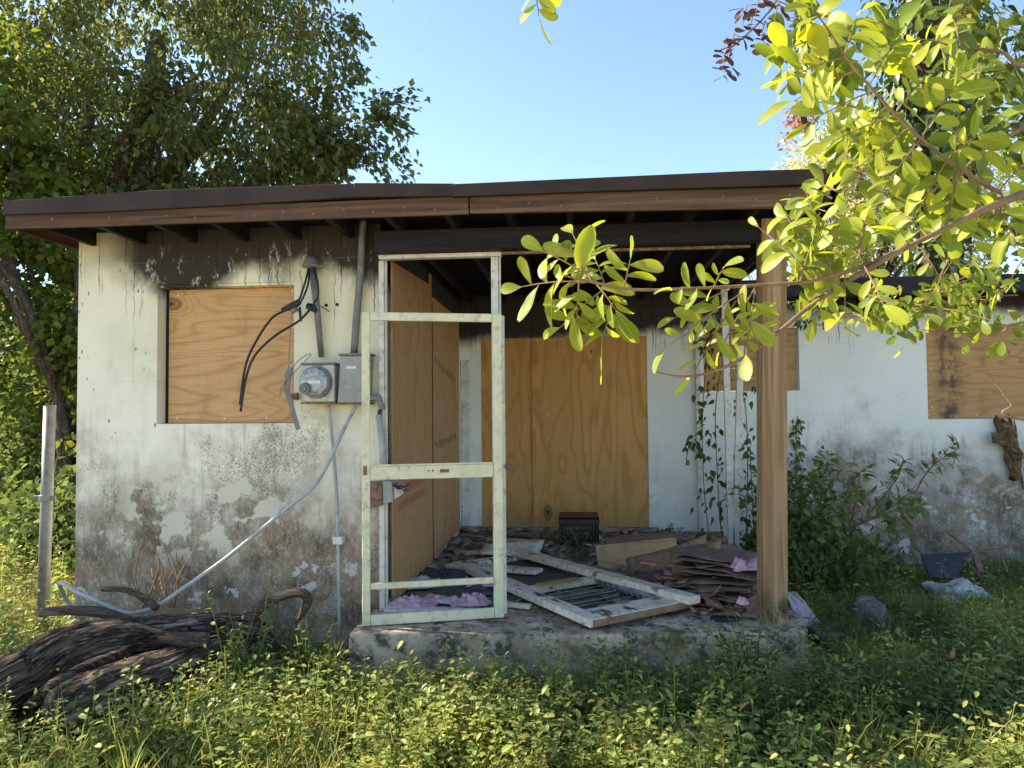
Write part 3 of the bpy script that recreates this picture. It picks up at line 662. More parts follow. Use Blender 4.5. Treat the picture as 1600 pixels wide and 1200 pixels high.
rp = MB().tube(spline([W(456, 488, 4.5), W(453, 530, 4.5), W(450, 585, 4.5)], 5), .0035, 6).tube(spline([W(450, 588, 4.5), W(462, 568, 4.5), W(478, 555, 4.5), W(486, 554, 4.5), W(478, 563, 4.5), W(452, 590, 4.5), W(440, 606, 4.5), W(437, 622, 4.5)], 6), .003, 6).build('tie_wire', M['galv'], sw)
st = MB().bar(W(447, 590, 4.5), W(455, 574, 4.5), .03, .012, (0, 1, 0)).bar(W(447, 612, 4.51), W(452, 578, 4.5), .034, .01, (0, 1, 0)).bar(W(449, 612, 4.5), W(466, 671, 4.5), .03, .006, (0, 1, 0)).build('metal_strap', M['galv'], None)
tag(st, 'bent grey metal strap dangling at the right edge of the front window board', 'strap')
kb = MB().tube([W(455, 620, 4.64), W(466, 619, 4.64)], [.02, .024], 10).build('knockout_plug', M['rust'], None); tag(kb, 'small oval rusty plug on the wall at the left of the meter', 'plug')
for (px, py) in ((510, 477), (527, 476)):
    p = W(px, py, 4.652); MB().tube([(p.x, 4.651, p.z), (p.x, 4.647, p.z)], .012, 10).build('wall_hole', M['black'], house)
MB().tube([W(497, 476, 4.6), W(507, 482, 4.6), W(515, 487, 4.62)], .004, 6).build('wire', M['rust'], sw)
pipe('conduit', [P4(513, 632), P4(517, 670), P4(523, 730), P4(527, 800), P4(529, 900), P4(531, 1000)], .012, 'pvc', 'thin pale conduit straight down the front wall below the meter', 'pipe', 8, 3)
pipe('conduit', [P4(556, 634, 4.6), P4(540, 665, 4.58), P4(521, 706, 4.55), P4(503, 742, 4.5), P4(484, 766, 4.46), P4(445, 797, 4.42), P4(371, 858, 4.35), P4(337, 884, 4.32), P4(285, 920, 4.25), P4(243, 948, 4.2), P4(202, 958, 4.15), P4(165, 945, 4.15), P4(120, 925, 4.2), P4(98, 912, 4.25), P4(94, 916, 4.3), P4(102, 934, 4.4), P4(118, 955, 4.45)], .0125, 'pvc', 'long loose grey conduit sagging from the fuse box across the wall onto the log', 'pipe', 10, 5)
MB().box(P4(521, 840).x, P4(536, 840).x, 4.578, 4.648, P4(527, 850).z, P4(527, 838).z).build('pipe_clip', M['white_pvc'], house, .003)
eb = thing('conduit_elbow', 'grey conduit elbow fitting between fuse box and door opening', 'pipe', tuple(P4(590, 630)))
b = MB(); b.bar(P4(576, 622, 4.58), P4(592, 621, 4.58), .04, .035); b.bar(P4(590, 617, 4.58), P4(598, 640, 4.58), .032, .035, (0, 1, 0)); b.build('elbow', M['galv'], eb, .004)
MB().tube([P4(592, 648, 4.56), P4(598, 700, 4.56), P4(601, 738, 4.55)], .020, 10).build('pipe', M['pvc'], eb, smooth=True)
MB().tube([P4(594, 640, 4.56), P4(592, 650, 4.56)], .014, 8).build('wire', M['black'], eb)
hb = thing('hanging_box', 'broken electrical box dangling by its wires behind the screen door', 'electrical box', tuple(P4(600, 770, 4.4)))
yb = 4.50
MB().prism([aty(575, 753, yb), aty(596, 752, yb), aty(597, 790, yb), aty(577, 794, yb)], (.0, .05, 0)).build('back_plate', M['rust'], hb, .004)
MB().prism([aty(597, 751, yb+.01), aty(612, 752, yb+.01), aty(614, 784, yb+.01), aty(598, 789, yb+.01)], (0, .07, 0)).build('box', M['boxgrey'], hb, .004)
MB().prism([aty(614, 756, yb+.03), aty(631, 757, yb+.03), aty(628, 773, yb+.03), aty(615, 781, yb+.03)], (0, .04, 0)).build('cover', M['bagwhite'], hb, .003)
b = MB()
for k in range(7): b.tube(spline([aty(613+rnd.uniform(0, 6), 754+rnd.uniform(0, 8), yb), aty(622+rnd.uniform(-3, 6), 752+rnd.uniform(0, 14), yb-.02), aty(630+rnd.uniform(-4, 12), 756+rnd.uniform(-4, 12), yb)], 4), .003, 5)
b.build('loose_wires', M['black'], hb)
# ================================================================== THINGS LYING ON THE PORCH
def sheet(P, nx=14, ny=8, bulge=(0, 0, 0), amp=.01, fr=6.0, seed=0.0, edge=.0, curl=0.0):
    """bent sheet between four corners P00,P10,P11,P01"""
    P = [Vector(p) for p in P]; B = Vector(bulge); V = []
    for j in range(ny+1):
        for i in range(nx+1):
            u = i/nx; v = j/ny
            if edge:
                u2 = u+edge*mnoise.noise(Vector((v*5+seed, seed, 1)))*(1 if 0 < i < nx else 1.0); v2 = v+edge*mnoise.noise(Vector((u*5+seed, 3, seed)))
            else: u2, v2 = u, v
            p = P[0]*(1-u2)*(1-v2)+P[1]*u2*(1-v2)+P[2]*u2*v2+P[3]*(1-u2)*v2+B*math.sin(math.pi*u)
            q = Vector((u*fr+seed, v*fr*.6, seed*2)); n = (P[1]-P[0]).cross(P[3]-P[0]).normalized()
            p += n*(amp*(mnoise.noise(q)+.5*mnoise.noise(q*2.3)))
            V.append(p)
    Fc = [(j*(nx+1)+i, j*(nx+1)+i+1, (j+1)*(nx+1)+i+1, (j+1)*(nx+1)+i) for j in range(ny) for i in range(nx)]
    return V, Fc
def sheet_obj(name, mat, P, th=.004, parent=None, smooth=True, **k):
    V, Fc = sheet(P, **k); o = link_mesh(name, mesh_np(name, [tuple(v) for v in V], Fc, smooth), parent, M[mat])
    md = o.modifiers.new('thickness', 'SOLIDIFY'); md.thickness = th; md.offset = 0; return o
def crumple(name, mat, c, rx, ry, h, seed, rot=0.0, n=22, th=.002):
    V = []
    for j in range(n+1):
        for i in range(n+1):
            u = i/n*2-1; v = j/n*2-1; a = mnoise.noise(Vector((u*1.2+seed, v*1.2, seed)))
            x = rx*(u+.28*a+.12*mnoise.noise(Vector((v*3, seed, u)))); y = ry*(v+.3*mnoise.noise(Vector((u*1.5, v*1.3+seed, 9)))+.1*mnoise.noise(Vector((u*4, seed, v))))
            r = abs(mnoise.noise(Vector((u*2.1+seed, v*2.1, 2))))+.55*abs(mnoise.noise(Vector((u*4.6, v*4.6+seed, 5))))+.25*abs(mnoise.noise(Vector((u*9, v*9+seed, 7))))
            e = max(0, 1-max(abs(u), abs(v))**3)
            X = c[0]+x*math.cos(rot)-y*math.sin(rot); Y = c[1]+x*math.sin(rot)+y*math.cos(rot)
            V.append((X, Y, c[2]+.003+h*(r*1.0*(.08+.92*e)+.12*e)))
    Fc = [(j*(n+1)+i, j*(n+1)+i+1, (j+1)*(n+1)+i+1, (j+1)*(n+1)+i) for j in range(n) for i in range(n)]
    o = link_mesh(name, mesh_np(name, V, Fc, True), None, M[mat]); md = o.modifiers.new('thickness', 'SOLIDIFY'); md.thickness = th; md.offset = 1
    return o
# fallen door
fd = thing('fallen_door', 'peeling white door lying flat over the porch edge with broken slats', 'door', (.05, 4.40, .33))
A = Vector((.073, 4.216, .348)); ux = Vector((-.574, .819, .002)).normalized(); uy = Vector((.819, .574, .006)); uy = (uy-ux*uy.dot(ux)).normalized(); uz = ux.cross(uy)*-1
if uz.z < 0: uz = -uz
FM = Matrix(((ux.x, uy.x, uz.x, A.x), (ux.y, uy.y, uz.y, A.y), (ux.z, uy.z, uz.z, A.z), (0, 0, 0, 1)))
def fpart(b, name, mat, bev=.004):
    o = b.build(name, M[mat], None, bev); o.parent = fd; o.matrix_local = Matrix.Translation(-fd.location) @ FM; return o
T = .046
fpart(MB().box(0, 1.86, 0, .105, 0, T), 'stile', 'doorwhite'); fpart(MB().box(0, 1.86, .675, .78, 0, T), 'stile', 'doorwhite')
fpart(MB().box(.001, .20, .107, .673, .001, T-.001), 'rail', 'doorwhite'); fpart(MB().box(.80, .88, .107, .673, .001, T-.001), 'rail', 'doorwhite'); fpart(MB().box(1.74, 1.859, .107, .673, .001, T-.001), 'rail', 'doorwhite')
fpart(MB().box(-.006, -.001, .02, .77, .002, T-.004), 'end_board', 'brown', .001)
for k in range(6):
    x = .25+k*.088
    b = MB(); b.box(-.036, .036, .12+rnd.uniform(0, .03), .61-rnd.uniform(0, .10), -.002, .002); b.xf(Matrix.Translation((x, 0, .018)) @ Matrix.Rotation(.35+rnd.uniform(-.15, .15), 4, 'Y'))
    fpart(b, 'slat', 'slatgrey', 0)
fpart(MB().box(.882, 1.738, .11, .64, .008, .014), 'screen', 'mesh', 0)
fpart(MB().box(.202, 1.738, .642, .672, .012, T+.012), 'trim_strip', 'slatgrey', .003); fpart(MB().box(.885, 1.738, .109, .135, .01, T-.006), 'trim_strip', 'doorwhite', .003)
b = MB()
for k in range(23): x = .24+k*.063; b.box(x, x+.016, .616, .640, .014, .03+rnd.uniform(0, .012))
kind(fpart(b, 'louvre_clips', 'galv', 0), 'stuff')
b = MB(); b.box(.76, .86, .16, .5, .047, .06); o = fpart(b, 'broken_slat', 'scrap', .002); o['label'] = 'orange brown broken wood strip'
fpart(MB().box(.16, .26, .36, .41, .047, .058), 'hinge', 'galv', .002); fpart(MB().box(.10, .13, .09, .17, .046, .052), 'hinge', 'rust', .002)
pl = MB().bar((.73, 4.57, .424), (-.45, 5.97, .424), .10, .05).build('plank', M['plank'], None, .006)
tag(pl, 'long weathered white plank lying along the far edge of the fallen door', 'plank')
for (p0, p1, wd, lab) in (((-1.02, 5.75, .37), (-.28, 5.42, .40), .13, 'grey split board lying behind the screen door near the side plywood'), ((-.98, 6.25, .36), (-.35, 6.60, .37), .10, 'short broken board on rubble below the rear doorway'), ((-.50, 4.72, .345), (-.30, 4.66, .345), .045, 'small pale wood offcut on the porch edge beside the door frame')):
    tag(MB().bar(p0, p1, wd, .03).build('board', M['plank'], None, .005), lab, 'board')
b = sheet_obj('broken_board', 'doorwhite', [(-.82, 6.05, .40), (-.32, 5.98, .40), (-.28, 6.3, .47), (-.78, 6.36, .47)], .02, nx=6, ny=4, amp=.006)
tag(b, 'whitish broken panel tilted on the rubble at the back of the porch', 'panel')
# milk crate, bottom up
c0 = atz(905, 853, .33); ck = thing('milk_crate', 'black plastic milk crate upside down before the rear doorway', 'crate', (c0.x, c0.y+.15, .325))
cx, cy = c0.x, c0.y+.15; hw = .185; z0, z1 = .325, .60
MB().box(cx-hw, cx+hw, cy-hw, cy+hw, z1-.012, z1).box(cx-hw-.006, cx+hw+.006, cy-hw-.006, cy+hw+.006, z1-.07, z1-.0125).build('base', M['crate'], ck, .006)
b = MB()
for x in (cx-hw, cx+hw-.02):
    for y in (cy-hw, cy+hw-.02): b.box(x, x+.02, y, y+.02, z0, z1-.071)
b.build('corner_rib', M['crate'], ck, .003)
for s in range(4):
    b = MB()
    for k in range(11): t = -hw+.025+k*(2*hw-.05)/10; b.box(t-.005, t+.005, -hw+.002, -hw+.012, z0+.021, z1-.0715)
    for k in range(4): z = z0+.05+k*.045; b.box(-hw+.021, hw-.021, -hw+.001, -hw+.008, z-.004, z+.004)
    b.box(-hw+.021, hw-.021, -hw, -hw+.014, z0, z0+.02)
    b.xf(Matrix.Translation((cx, cy, 0)) @ Matrix.Rotation(s*math.pi/2, 4, 'Z')); b.build('side_grid', M['crate'], ck)
# scrap boards
def quad_board(name, mat, px, Ys, th, label, catn, bev=.003):
    pts = [aty(a, b, Y) for (a, b), Y in zip(px, Ys)]; n = (pts[1]-pts[0]).cross(pts[-1]-pts[0]).normalized()
    return tag(MB().prism(pts, n*th).build(name, M[mat], None, bev), label, catn)
b = quad_board('plywood_scrap', 'scrap', [(930, 853), (1056, 841), (1060, 870), (1010, 893), (935, 893)], [6.05, 6.15, 6.1, 5.88, 5.9], -.014, 'tan water stained plywood offcut leaning behind the long white plank', 'board')
quad_board('dark_board', 'brown', [(945, 843), (1060, 834), (1064, 842), (948, 851)], [6.45, 6.45, 6.3, 6.3], -.02, 'dark board edge just behind the tan plywood offcut', 'board')
def bent(name, mat, px, Ys, label, catn, th=.004, **k):
    P = [aty(a, b, Y) for (a, b), Y in zip(px, Ys)]; o = sheet_obj(name, mat, P, th, **k); return tag(o, label, catn)
bent('bent_sheet', 'brown', [(985, 905), (1098, 888), (1104, 834), (978, 872)], [5.62, 5.55, 5.75, 5.75], 'curled brown fibreboard sheet standing behind the white plank', 'sheet', .006, nx=16, ny=6, bulge=(0, -.10, .0), amp=.012, fr=3, seed=1)
bent('bent_sheet', 'bluegrey', [(1000, 918), (1085, 915), (1095, 872), (990, 893)], [5.35, 5.3, 5.45, 5.45], 'slate backed curled sheet in front of the curled brown sheet', 'sheet', .006, nx=16, ny=6, bulge=(0, -.08, -.01), amp=.01, fr=3, seed=2)
bent('bent_sheet', 'brown', [(1090, 900), (1186, 915), (1180, 872), (1130, 848)], [5.75, 5.6, 5.8, 5.9], 'brown sheet with a torn peak standing between white posts and the stack', 'sheet', .005, nx=12, ny=6, bulge=(0, .03, .01), amp=.012, fr=4, seed=3, edge=.05)
bent('bent_sheet', 'brown', [(1042, 900), (1120, 893), (1128, 842), (1050, 862)], [5.35, 5.2, 5.4, 5.5], 'tall buckled brown sheet rising between the plank end and the brown heap', 'sheet', .006, nx=12, ny=6, bulge=(0, -.06, .01), amp=.015, fr=3, seed=6, edge=.05)
STK = 'brown sheets heaped beside the porch post'
looks = ['bottom', 'second lowest', 'third lowest', 'fourth lowest', 'fifth lowest', 'sixth lowest', 'seventh lowest', 'eighth lowest', 'ninth lowest', 'second from top', 'topmost']
for k in range(11):
    z = .332+k*.025; a = rnd.uniform(-.45, .4)-.25; w2 = rnd.uniform(.26, .34)-.006*k; d2 = rnd.uniform(.17, .22)
    cx_ = .90+rnd.uniform(-.05, .05)+.010*k; cy_ = 4.93+rnd.uniform(-.03, .03)+.018*k
    cs = [(cx_+x*w2*math.cos(a)-y*d2*math.sin(a), cy_+x*w2*math.sin(a)+y*d2*math.cos(a), z+rnd.uniform(-.008, .03)) for x, y in ((-1, -1), (1, -1), (1, 1), (-1, 1))]
    o = sheet_obj('brown_sheet', 'brown2', cs, .006, nx=18, ny=5, amp=.018, fr=3.2, seed=4+k*.23, edge=.04, bulge=(0, 0, .012))
    tag(o, '%s wavy brown sheet in the heap beside the porch post' % looks[k], 'sheet', STK)
bent('bent_sheet', 'brown2', [(1075, 930), (1115, 908), (1136, 893), (1090, 912)], [4.95, 5.05, 5.2, 5.15], 'narrow dark sheet curling up at the left of the brown heap', 'sheet', .006, nx=14, ny=5, amp=.02, fr=3, seed=21, bulge=(0, 0, -.02))
bent('bent_sheet', 'brown2', [(1118, 912), (1172, 900), (1176, 926), (1128, 934)], [5.1, 5.15, 4.95, 4.95], 'flat brown sheet lying on top under the pink rag', 'sheet', .006, nx=10, ny=5, amp=.012, fr=3, seed=25)
quad_board('brown_box_side', 'brown', [(1165, 938), (1188, 925), (1189, 962), (1168, 962)], [4.72, 4.75, 4.68, 4.64], .012, 'upright brown piece tucked behind the foot of the porch post', 'board')
b = MB(); b.bar((.98, 5.08, .60), (1.12, 5.10, .602), .05, .012).bar((.985, 5.12, .602), (1.09, 5.13, .604), .03, .01); tag(b.build('dark_clip', M['boxgrey'], None, .003), 'flat grey metal piece on the brown heap below the pink rag', 'metal piece')
pts = []
for k in range(18):
    t = 2*math.pi*k/18; pts.append((.885+.095*math.cos(t)*(1+.15*math.cos(t)), 4.50+.036*math.sin(t)*(1.1-.35*math.cos(t)), .326))
tag(MB().prism(pts, (0, 0, .02)).build('shoe_sole', M['black'], None, .004), 'black shoe sole lying on the porch edge in front of the brown heap', 'shoe sole')
CL = 'crumpled pink rags on the porch'
for (px, py, z, rx, ry, h, sd_, rot, mat, lab) in (
    (640, 947, .335, .17, .07, .07, 1, .1, 'pink', 'crumpled pink rag at the left inside the door sill'),
    (690, 940, .335, .14, .07, .06, 6, -.2, 'pale', 'pale dusty rag in the middle behind the door sill'),
    (735, 945, .337, .13, .06, .08, 3, .15, 'pink', 'pink lilac rag against the right door jamb foot'),
    (655, 915, .34, .16, .11, .07, 8, .3, 'pale', 'greyish pink rag heap behind the left pink rag'),
    (750, 915, .36, .10, .05, .05, 12, 0, 'pink', 'reddish pink rag under the lower screen door rail'),
    (1166, 888, .565, .12, .09, .09, 15, .3, 'pink', 'bright pink rag crowning the brown heap by the post'),
    (1160, 944, .43, .03, .03, .06, 17, .3, 'pink', 'scrap of pink rag sticking out of the brown heap')):
    p = atz(px, py, z); tag(crumple('pink_rag', mat, p, rx, ry, h, sd_*1.7, rot), lab, 'rag', CL)
for (px, py, rx, ry, h, sd_, rot, lab) in ((725, 925, .2, .14, .05, 5, .4, 'slate grey crumpled sheet among the rags behind the screen door'), (690, 900, .2, .12, .05, 9, -.3, 'dark crumpled sheet deeper behind the rags')):
    p = atz(px, py, .335); tag(crumple('crumpled_sheet', 'bluegrey', p, rx, ry, h, sd_*2.1, rot), lab, 'sheet', 'crumpled dark sheets on the porch')
rr2 = random.Random(23)
for k, lab in enumerate(('broken brown board fragment sticking out left of the brown heap', 'tan splintered board fragment on the brown heap', 'dark board shard leaning behind the brown heap', 'short brown board fragment between heap and white plank', 'pale broken lath lying across the brown heap', 'brown shard leaning on the inner side of the porch post')):
    px, py = ((1072, 925), (1110, 890), (1150, 868), (1050, 905), (1120, 930), (1178, 900))[k]; Y = (4.95, 5.2, 5.5, 5.3, 4.85, 5.0)[k]; p = aty(px, py, Y); a = rr2.uniform(-.7, .7); t_ = rr2.uniform(.15, .55); ln = rr2.uniform(.18, .34)
    d = Vector((math.cos(a)*math.cos(t_), .35*math.sin(a), math.sin(t_)*(1 if k % 2 else -.5))); V0 = [(0, 0), (1, .02), (.96, .5), (1.05, .62), (.9, 1), (.45, .93), (.05, 1.0), (-.04, .4)]
    w_ = rr2.uniform(.07, .15); e = d.normalized(); n2 = Vector((0, -.55, .85)); f = n2.cross(e).normalized(); g = e.cross(f)
    tag(MB().prism([p+e*(u-.5)*ln+f*(v-.5)*w_ for u, v in V0], g*.010).build('board_shard', M[('brown', 'scrap', 'brown', 'brown', 'plank', 'brown')[k]], None, .0015), lab, 'board')
# rubble chips: nobody could count them
def chips(name, n, area, zf, smin, smax, mat, flat=.35, bias=None):
    V = []; Fs = []; base = np.array([(x, y, z) for x in (-1, 1) for y in (-1, 1) for z in (-1, 1)], float)*.5
    FQ = np.array([(0, 1, 3, 2), (4, 6, 7, 5), (0, 4, 5, 1), (2, 3, 7, 6), (0, 2, 6, 4), (1, 5, 7, 3)])
    for k in range(n):
        x = rng.uniform(area[0], area[1]); y = rng.uniform(area[2], area[3])
        if bias and rng.random() > bias(x, y): continue
        s = smin+(smax-smin)*rng.random()**2.5; dims = s*np.array([1, rng.uniform(.4, 1), flat*rng.uniform(.3, 1)])
        v = (base+rng.uniform(-.12, .12, (8, 3)))*dims; a = Matrix.Rotation(rng.uniform(0, 6.3), 3, 'Z') @ Matrix.Rotation(rng.normal(0, .25), 3, 'X') @ Matrix.Rotation(rng.normal(0, .25), 3, 'Y')
        v = v @ np.array(a).T + np.array([x, y, zf(x, y)+dims[2]*.4]); Fs.append(FQ+8*len(V)); V.append(v)
    return kind(link_mesh(name, mesh_np(name, np.concatenate(V), np.concatenate(Fs)), None, M[mat]), 'stuff')
heap = lambda x, y: .325+.07*max(0, (y-5.6)/2)*max(0, mnoise.noise(Vector((x*2.5, y*2.5, 1)))+.4)*rng.random()
r_ = chips('rubble', 1150, (-1.2, 1.1, 4.75, 7.55), heap, .015, .13, 'rubble', .3, lambda x, y: .12+.88*min(1, max(0, (y-5.5)/1.2)))
chips('heap_litter', 150, (.45, 1.1, 4.55, 5.6), lambda x, y: .33+.26*rng.random()**2*max(0, 1-abs(y-5.0)*1.6), .02, .12, 'brown', .12)
chips('plaster_crumbs', 380, (-.5, 1.05, 4.25, 6.2), lambda x, y: .323, .006, .035, 'rubble', .4)
chips('pale_chips', 120, (-1.2, 1.1, 4.6, 7.5), lambda x, y: .33+(.05*rng.random() if y > 5.9 else 0), .02, .09, 'plank', .12)

# ================================================================== YARD
# galvanised fence post with clamp
p0 = aty(65, 1000, 4.87); p1 = aty(78, 634, 4.87); fpst = thing('fence_post', 'grey galvanised fence post standing at the left of the front wall', 'fence post', tuple(p0))
p0.z = -.2
MB().tube([p0, p1], .040, 18).build('pipe', M['galv'], fpst, smooth=True)
MB().tube([p1+Vector((0, 0, -.004)), p1+Vector((0, 0, .004))], .0405, 18).build('rim', M['galv'], fpst)
q = aty(72, 778, 4.87); MB().tube([q-Vector((0, 0, .022)), q+Vector((0, 0, .022))], .046, 18).bar(q+Vector((-.085, -.01, 0)), q+Vector((-.04, -.01, 0)), .012, .036).bar(q+Vector((.04, -.01, 0)), q+Vector((.082, -.01, 0)), .012, .036).build('clamp', M['galv'], fpst, .002)
# old dark fence far behind on the left
fn = thing('board_fence', 'dark old board fence under the trees behind the left yard', 'fence', (-8.0, 11.6, 0))
MB().box(-12, -5.2, 11.66, 11.70, 1.15, 1.24).build('rail', M['fence'], fn); MB().box(-12, -5.2, 11.66, 11.70, .35, .44).build('rail', M['fence'], fn)
pm = None
for k in range(46):
    x = -12+k*.147
    if pm is None:
        o = MB().box(0, .135, 0, .02, -.1, 1.75).build('board', M['fence'], fn, .003); pm = o.data
    else:
        o = bpy.data.objects.new('board', pm); COL.objects.link(o); o.parent = fn
    o.location = Vector((x, 11.635, rnd.uniform(-.05, .03)))-fn.location; o.rotation_euler = (0, rnd.uniform(-.012, .012), 0)
# logs
M['bark_dark'] = bark_mat('dark_bark', (.20, .145, .11), (.02, .014, .011), 1.2, None, True)
FLOW = []
def set_flow(o):
    a = o.data.attributes.new('flow', 'FLOAT_VECTOR', 'POINT'); a.data.foreach_set('vector', np.array(FLOW, np.float32).ravel()); FLOW.clear()
def bark_tube(path, rad, seed, n=84):
    s2 = spline(path[::3]+([path[-1]] if (len(path)-1) % 3 else []), 7); r2 = lerp_r(rad, len(s2)); b = MB(); b.tube(s2, r2, n)
    k = 0; L = 0
    for i, p in enumerate(s2):
        if i: L += (p-s2[i-1]).length
        for j in range(n):
            a = 2*math.pi*j/n+.5*L; ca, sa = math.cos(a), math.sin(a)
            big = mnoise.noise(Vector((ca*1.2+seed, sa*1.2, L*1.5))); rid = 1-2*abs(mnoise.noise(Vector((ca*5.5, sa*5.5+seed, L*1.7)))); fine = 1-2*abs(mnoise.noise(Vector((ca*12+seed, sa*12, L*5))))
            FLOW.append((L, ca, sa)); v = Vector(b.v[k]); b.v[k] = tuple(p+(v-p)*(1+.14*big+.09*rid+.06*fine)); k += 1
    return b
def L(px, py, Y): return aty(px, py, Y)
lg = thing('fallen_log', 'long dark gnarled log bowed over the stump and pointing at the front wall', 'log', tuple(L(200, 1000, 3.9)))
up = spline([L(-75, 1140, 3.42), L(0, 1078, 3.52), L(50, 1052, 3.64), L(100, 1018, 3.74), L(155, 1001, 3.84), L(218, 993, 3.94), L(317, 985, 4.08), L(385, 985, 4.2), L(415, 990, 4.26)], 7)
set_flow(bark_tube(up, [.125, .13, .13, .12, .105, .095, .09, .07, .045], 2.0).build('trunk', M['bark_log'], lg, smooth=True))
def limb(name, pts, r, par, mat='bark_stick', n=10, rough=.2, seed=1.0):
    s_ = spline(pts, 6); return MB().tube(s_, lerp_r(r, len(s_)), n, rough, 1.3, seed).build(name, M[mat], par, smooth=True)
limb('limb', [L(380, 975, 4.2), L(405, 950, 4.2), L(440, 932, 4.22), L(470, 926, 4.24), L(481, 938, 4.25), L(474, 955, 4.25), L(463, 975, 4.25)], [.045, .035, .028, .03, .03, .022, .008], lg)
limb('limb', [L(300, 990, 3.98), L(360, 985, 4.05), L(410, 992, 4.1), L(430, 1010, 4.1)], [.05, .045, .035, .02], lg, 'bark_dark')
lg2 = thing('log_stump', 'thick dark rounded log stump lying under the bowed log in the grass', 'log', tuple(L(130, 1100, 3.5)))
lo = spline([L(84, 1128, 3.36), L(100, 1120, 3.40), L(130, 1108, 3.45), L(190, 1085, 3.58), L(260, 1060, 3.78), L(330, 1032, 4.0), L(395, 1010, 4.2)], 7)
set_flow(bark_tube(lo, [.09, .14, .155, .15, .135, .12, .09], 6.0).build('trunk', M['bark_log'], lg2, smooth=True))
lg3 = thing('split_log', 'slim split dark log wedged between the bowed log and the stump', 'log', tuple(L(60, 1080, 3.5)))
s_ = spline([L(40, 1105, 3.42), L(85, 1075, 3.48), L(140, 1045, 3.58), L(200, 1018, 3.72)], 6); MB().tube(s_, lerp_r([.02, .05, .05, .03], len(s_)), 14, .3, 1.4, 9).build('trunk', M['bark_dark'], lg3, smooth=True)
tag(limb('branch', [L(64, 957, 3.95), L(110, 955, 3.95), L(160, 958, 3.95), L(205, 970, 3.95)], [.026, .028, .03, .022], None), 'straight grey brown branch lying on the log toward the fence post', 'branch')
tag(limb('branch', [L(160, 920, 4.2), L(195, 922, 4.18), L(220, 932, 4.15), L(245, 950, 4.1)], [.016, .02, .02, .022], None), 'short crooked pale branch sticking up against the front wall', 'branch')
tag(limb('branch', [L(250, 994, 3.86), L(285, 1000, 3.86), L(328, 1000, 3.9)], [.03, .042, .036], None), 'stubby light brown cut branch resting on the long log', 'branch')
tag(limb('branch', [L(185, 975, 3.9), L(215, 978, 3.86), L(255, 990, 3.84)], [.01, .014, .012], None), 'thin branch stuck to the side of the long log', 'branch')
# dead twigs behind the log
dt = thing('dead_twigs', 'bare brown twigs standing against the front wall behind the log', 'dead plant', tuple(L(250, 950, 4.4)))
b = MB()
for k in range(16):
    x = 215+rnd.uniform(0, 70); p = L(x, 950, 4.4); t = L(x+rnd.uniform(-30, 40), rnd.uniform(845, 920), 4.5); m_ = (p+t)/2+Vector((rnd.uniform(-.05, .05), rnd.uniform(-.05, .05), 0))
    b.tube(spline([p, m_, t], 4), [.004]*8+[.0015], 5)
kind(b.build('twigs', M['twig'], dt), 'stuff')
# right yard junk
def rnd_lump(name, mat, c, r, seed, rough=.35, label='', catn=''):
    bm = bmesh.new(); bmesh.ops.create_icosphere(bm, subdivisions=4, radius=1.0)
    for v in bm.verts:
        n = v.co.copy(); k = 1+rough*mnoise.noise(n*1.3+Vector((seed, 0, 0)))+rough*.6*abs(mnoise.noise(n*3.1+Vector((0, seed, 0))))+rough*.2*mnoise.noise(n*8)
        v.co = Vector((n.x*r[0]*k, n.y*r[1]*k, max(n.z, -.25)*r[2]*k))+Vector(c)
    me = bpy.data.meshes.new(name); bm.to_mesh(me); bm.free(); me.polygons.foreach_set('use_smooth', [True]*len(me.polygons)); return tag(link_mesh(name, me, None, M[mat]), label, catn)
p = atz(1512, 932, .05); rnd_lump('white_sack', 'bagwhite', (p.x, p.y+.15, .03), (.22, .17, .10), 3, .55, 'dirty white sack slumped in the grass before the dark blue panel', 'sack')
p = atz(1364, 972, .03); rnd_lump('plastic_tub', 'bagred', (p.x, p.y+.10, .03), (.135, .13, .15), 8, .25, 'red brown crumpled plastic tub upside down in the weeds', 'tub')
p = atz(1320, 990, .03); b = MB().box(-.26, .26, -.17, .17, -.02, .05); b.xf(Matrix.Translation((p.x, p.y+.1, 0)) @ Matrix.Rotation(.3, 4, 'Z') @ Matrix.Rotation(.06, 4, 'Y'))
tag(b.build('concrete_paver', M['concrete'], None, .012), 'flat grey concrete paver on the ground right of the porch post', 'paver')
quad_board('plastic_sheet', 'navy', [(1439, 866), (1518, 862), (1494, 905), (1452, 902)], [6.85, 6.85, 6.7, 6.7], .02, 'dark blue plastic panel lying tilted in front of the right wall', 'panel')
fr_ = thing('metal_wreckage', 'bent metal tube frame leaning over the dark blue panel by the right wall', 'metal frame', tuple(aty(1520, 862, 6.9)))
Q = lambda px, py, Y=6.9: aty(px, py, Y)
MB().bar(Q(1478, 829, 7.0), Q(1520, 863), .035, .02).build('leg', M['rust'], fr_, .003); MB().tube([Q(1495, 868, 6.85), Q(1520, 863), Q(1610, 846, 6.8)], .012, 8).build('tube', M['rust'], fr_, smooth=True)
MB().tube([Q(1560, 855), Q(1574, 895, 6.7)], .008, 7).build('leg', M['rust'], fr_); MB().bar(Q(1522, 862), Q(1533, 895, 6.75), .05, .02).build('leg', M['rust'], fr_, .003)
MB().tube([Q(1505, 870, 6.8), Q(1545, 915, 6.5)], .006, 6).build('stay', M['rust'], fr_)
P_ = [atz(1226, 925, .30), atz(1245, 925, .30), atz(1284, 975, .05), atz(1250, 985, .05)]
o = sheet_obj('cloth_strip', 'pale', P_, .003, nx=8, ny=12, amp=.03, fr=4, seed=5, edge=.1); tag(o, 'pale pinkish cloth strip hanging off the porch beside the post foot', 'cloth')
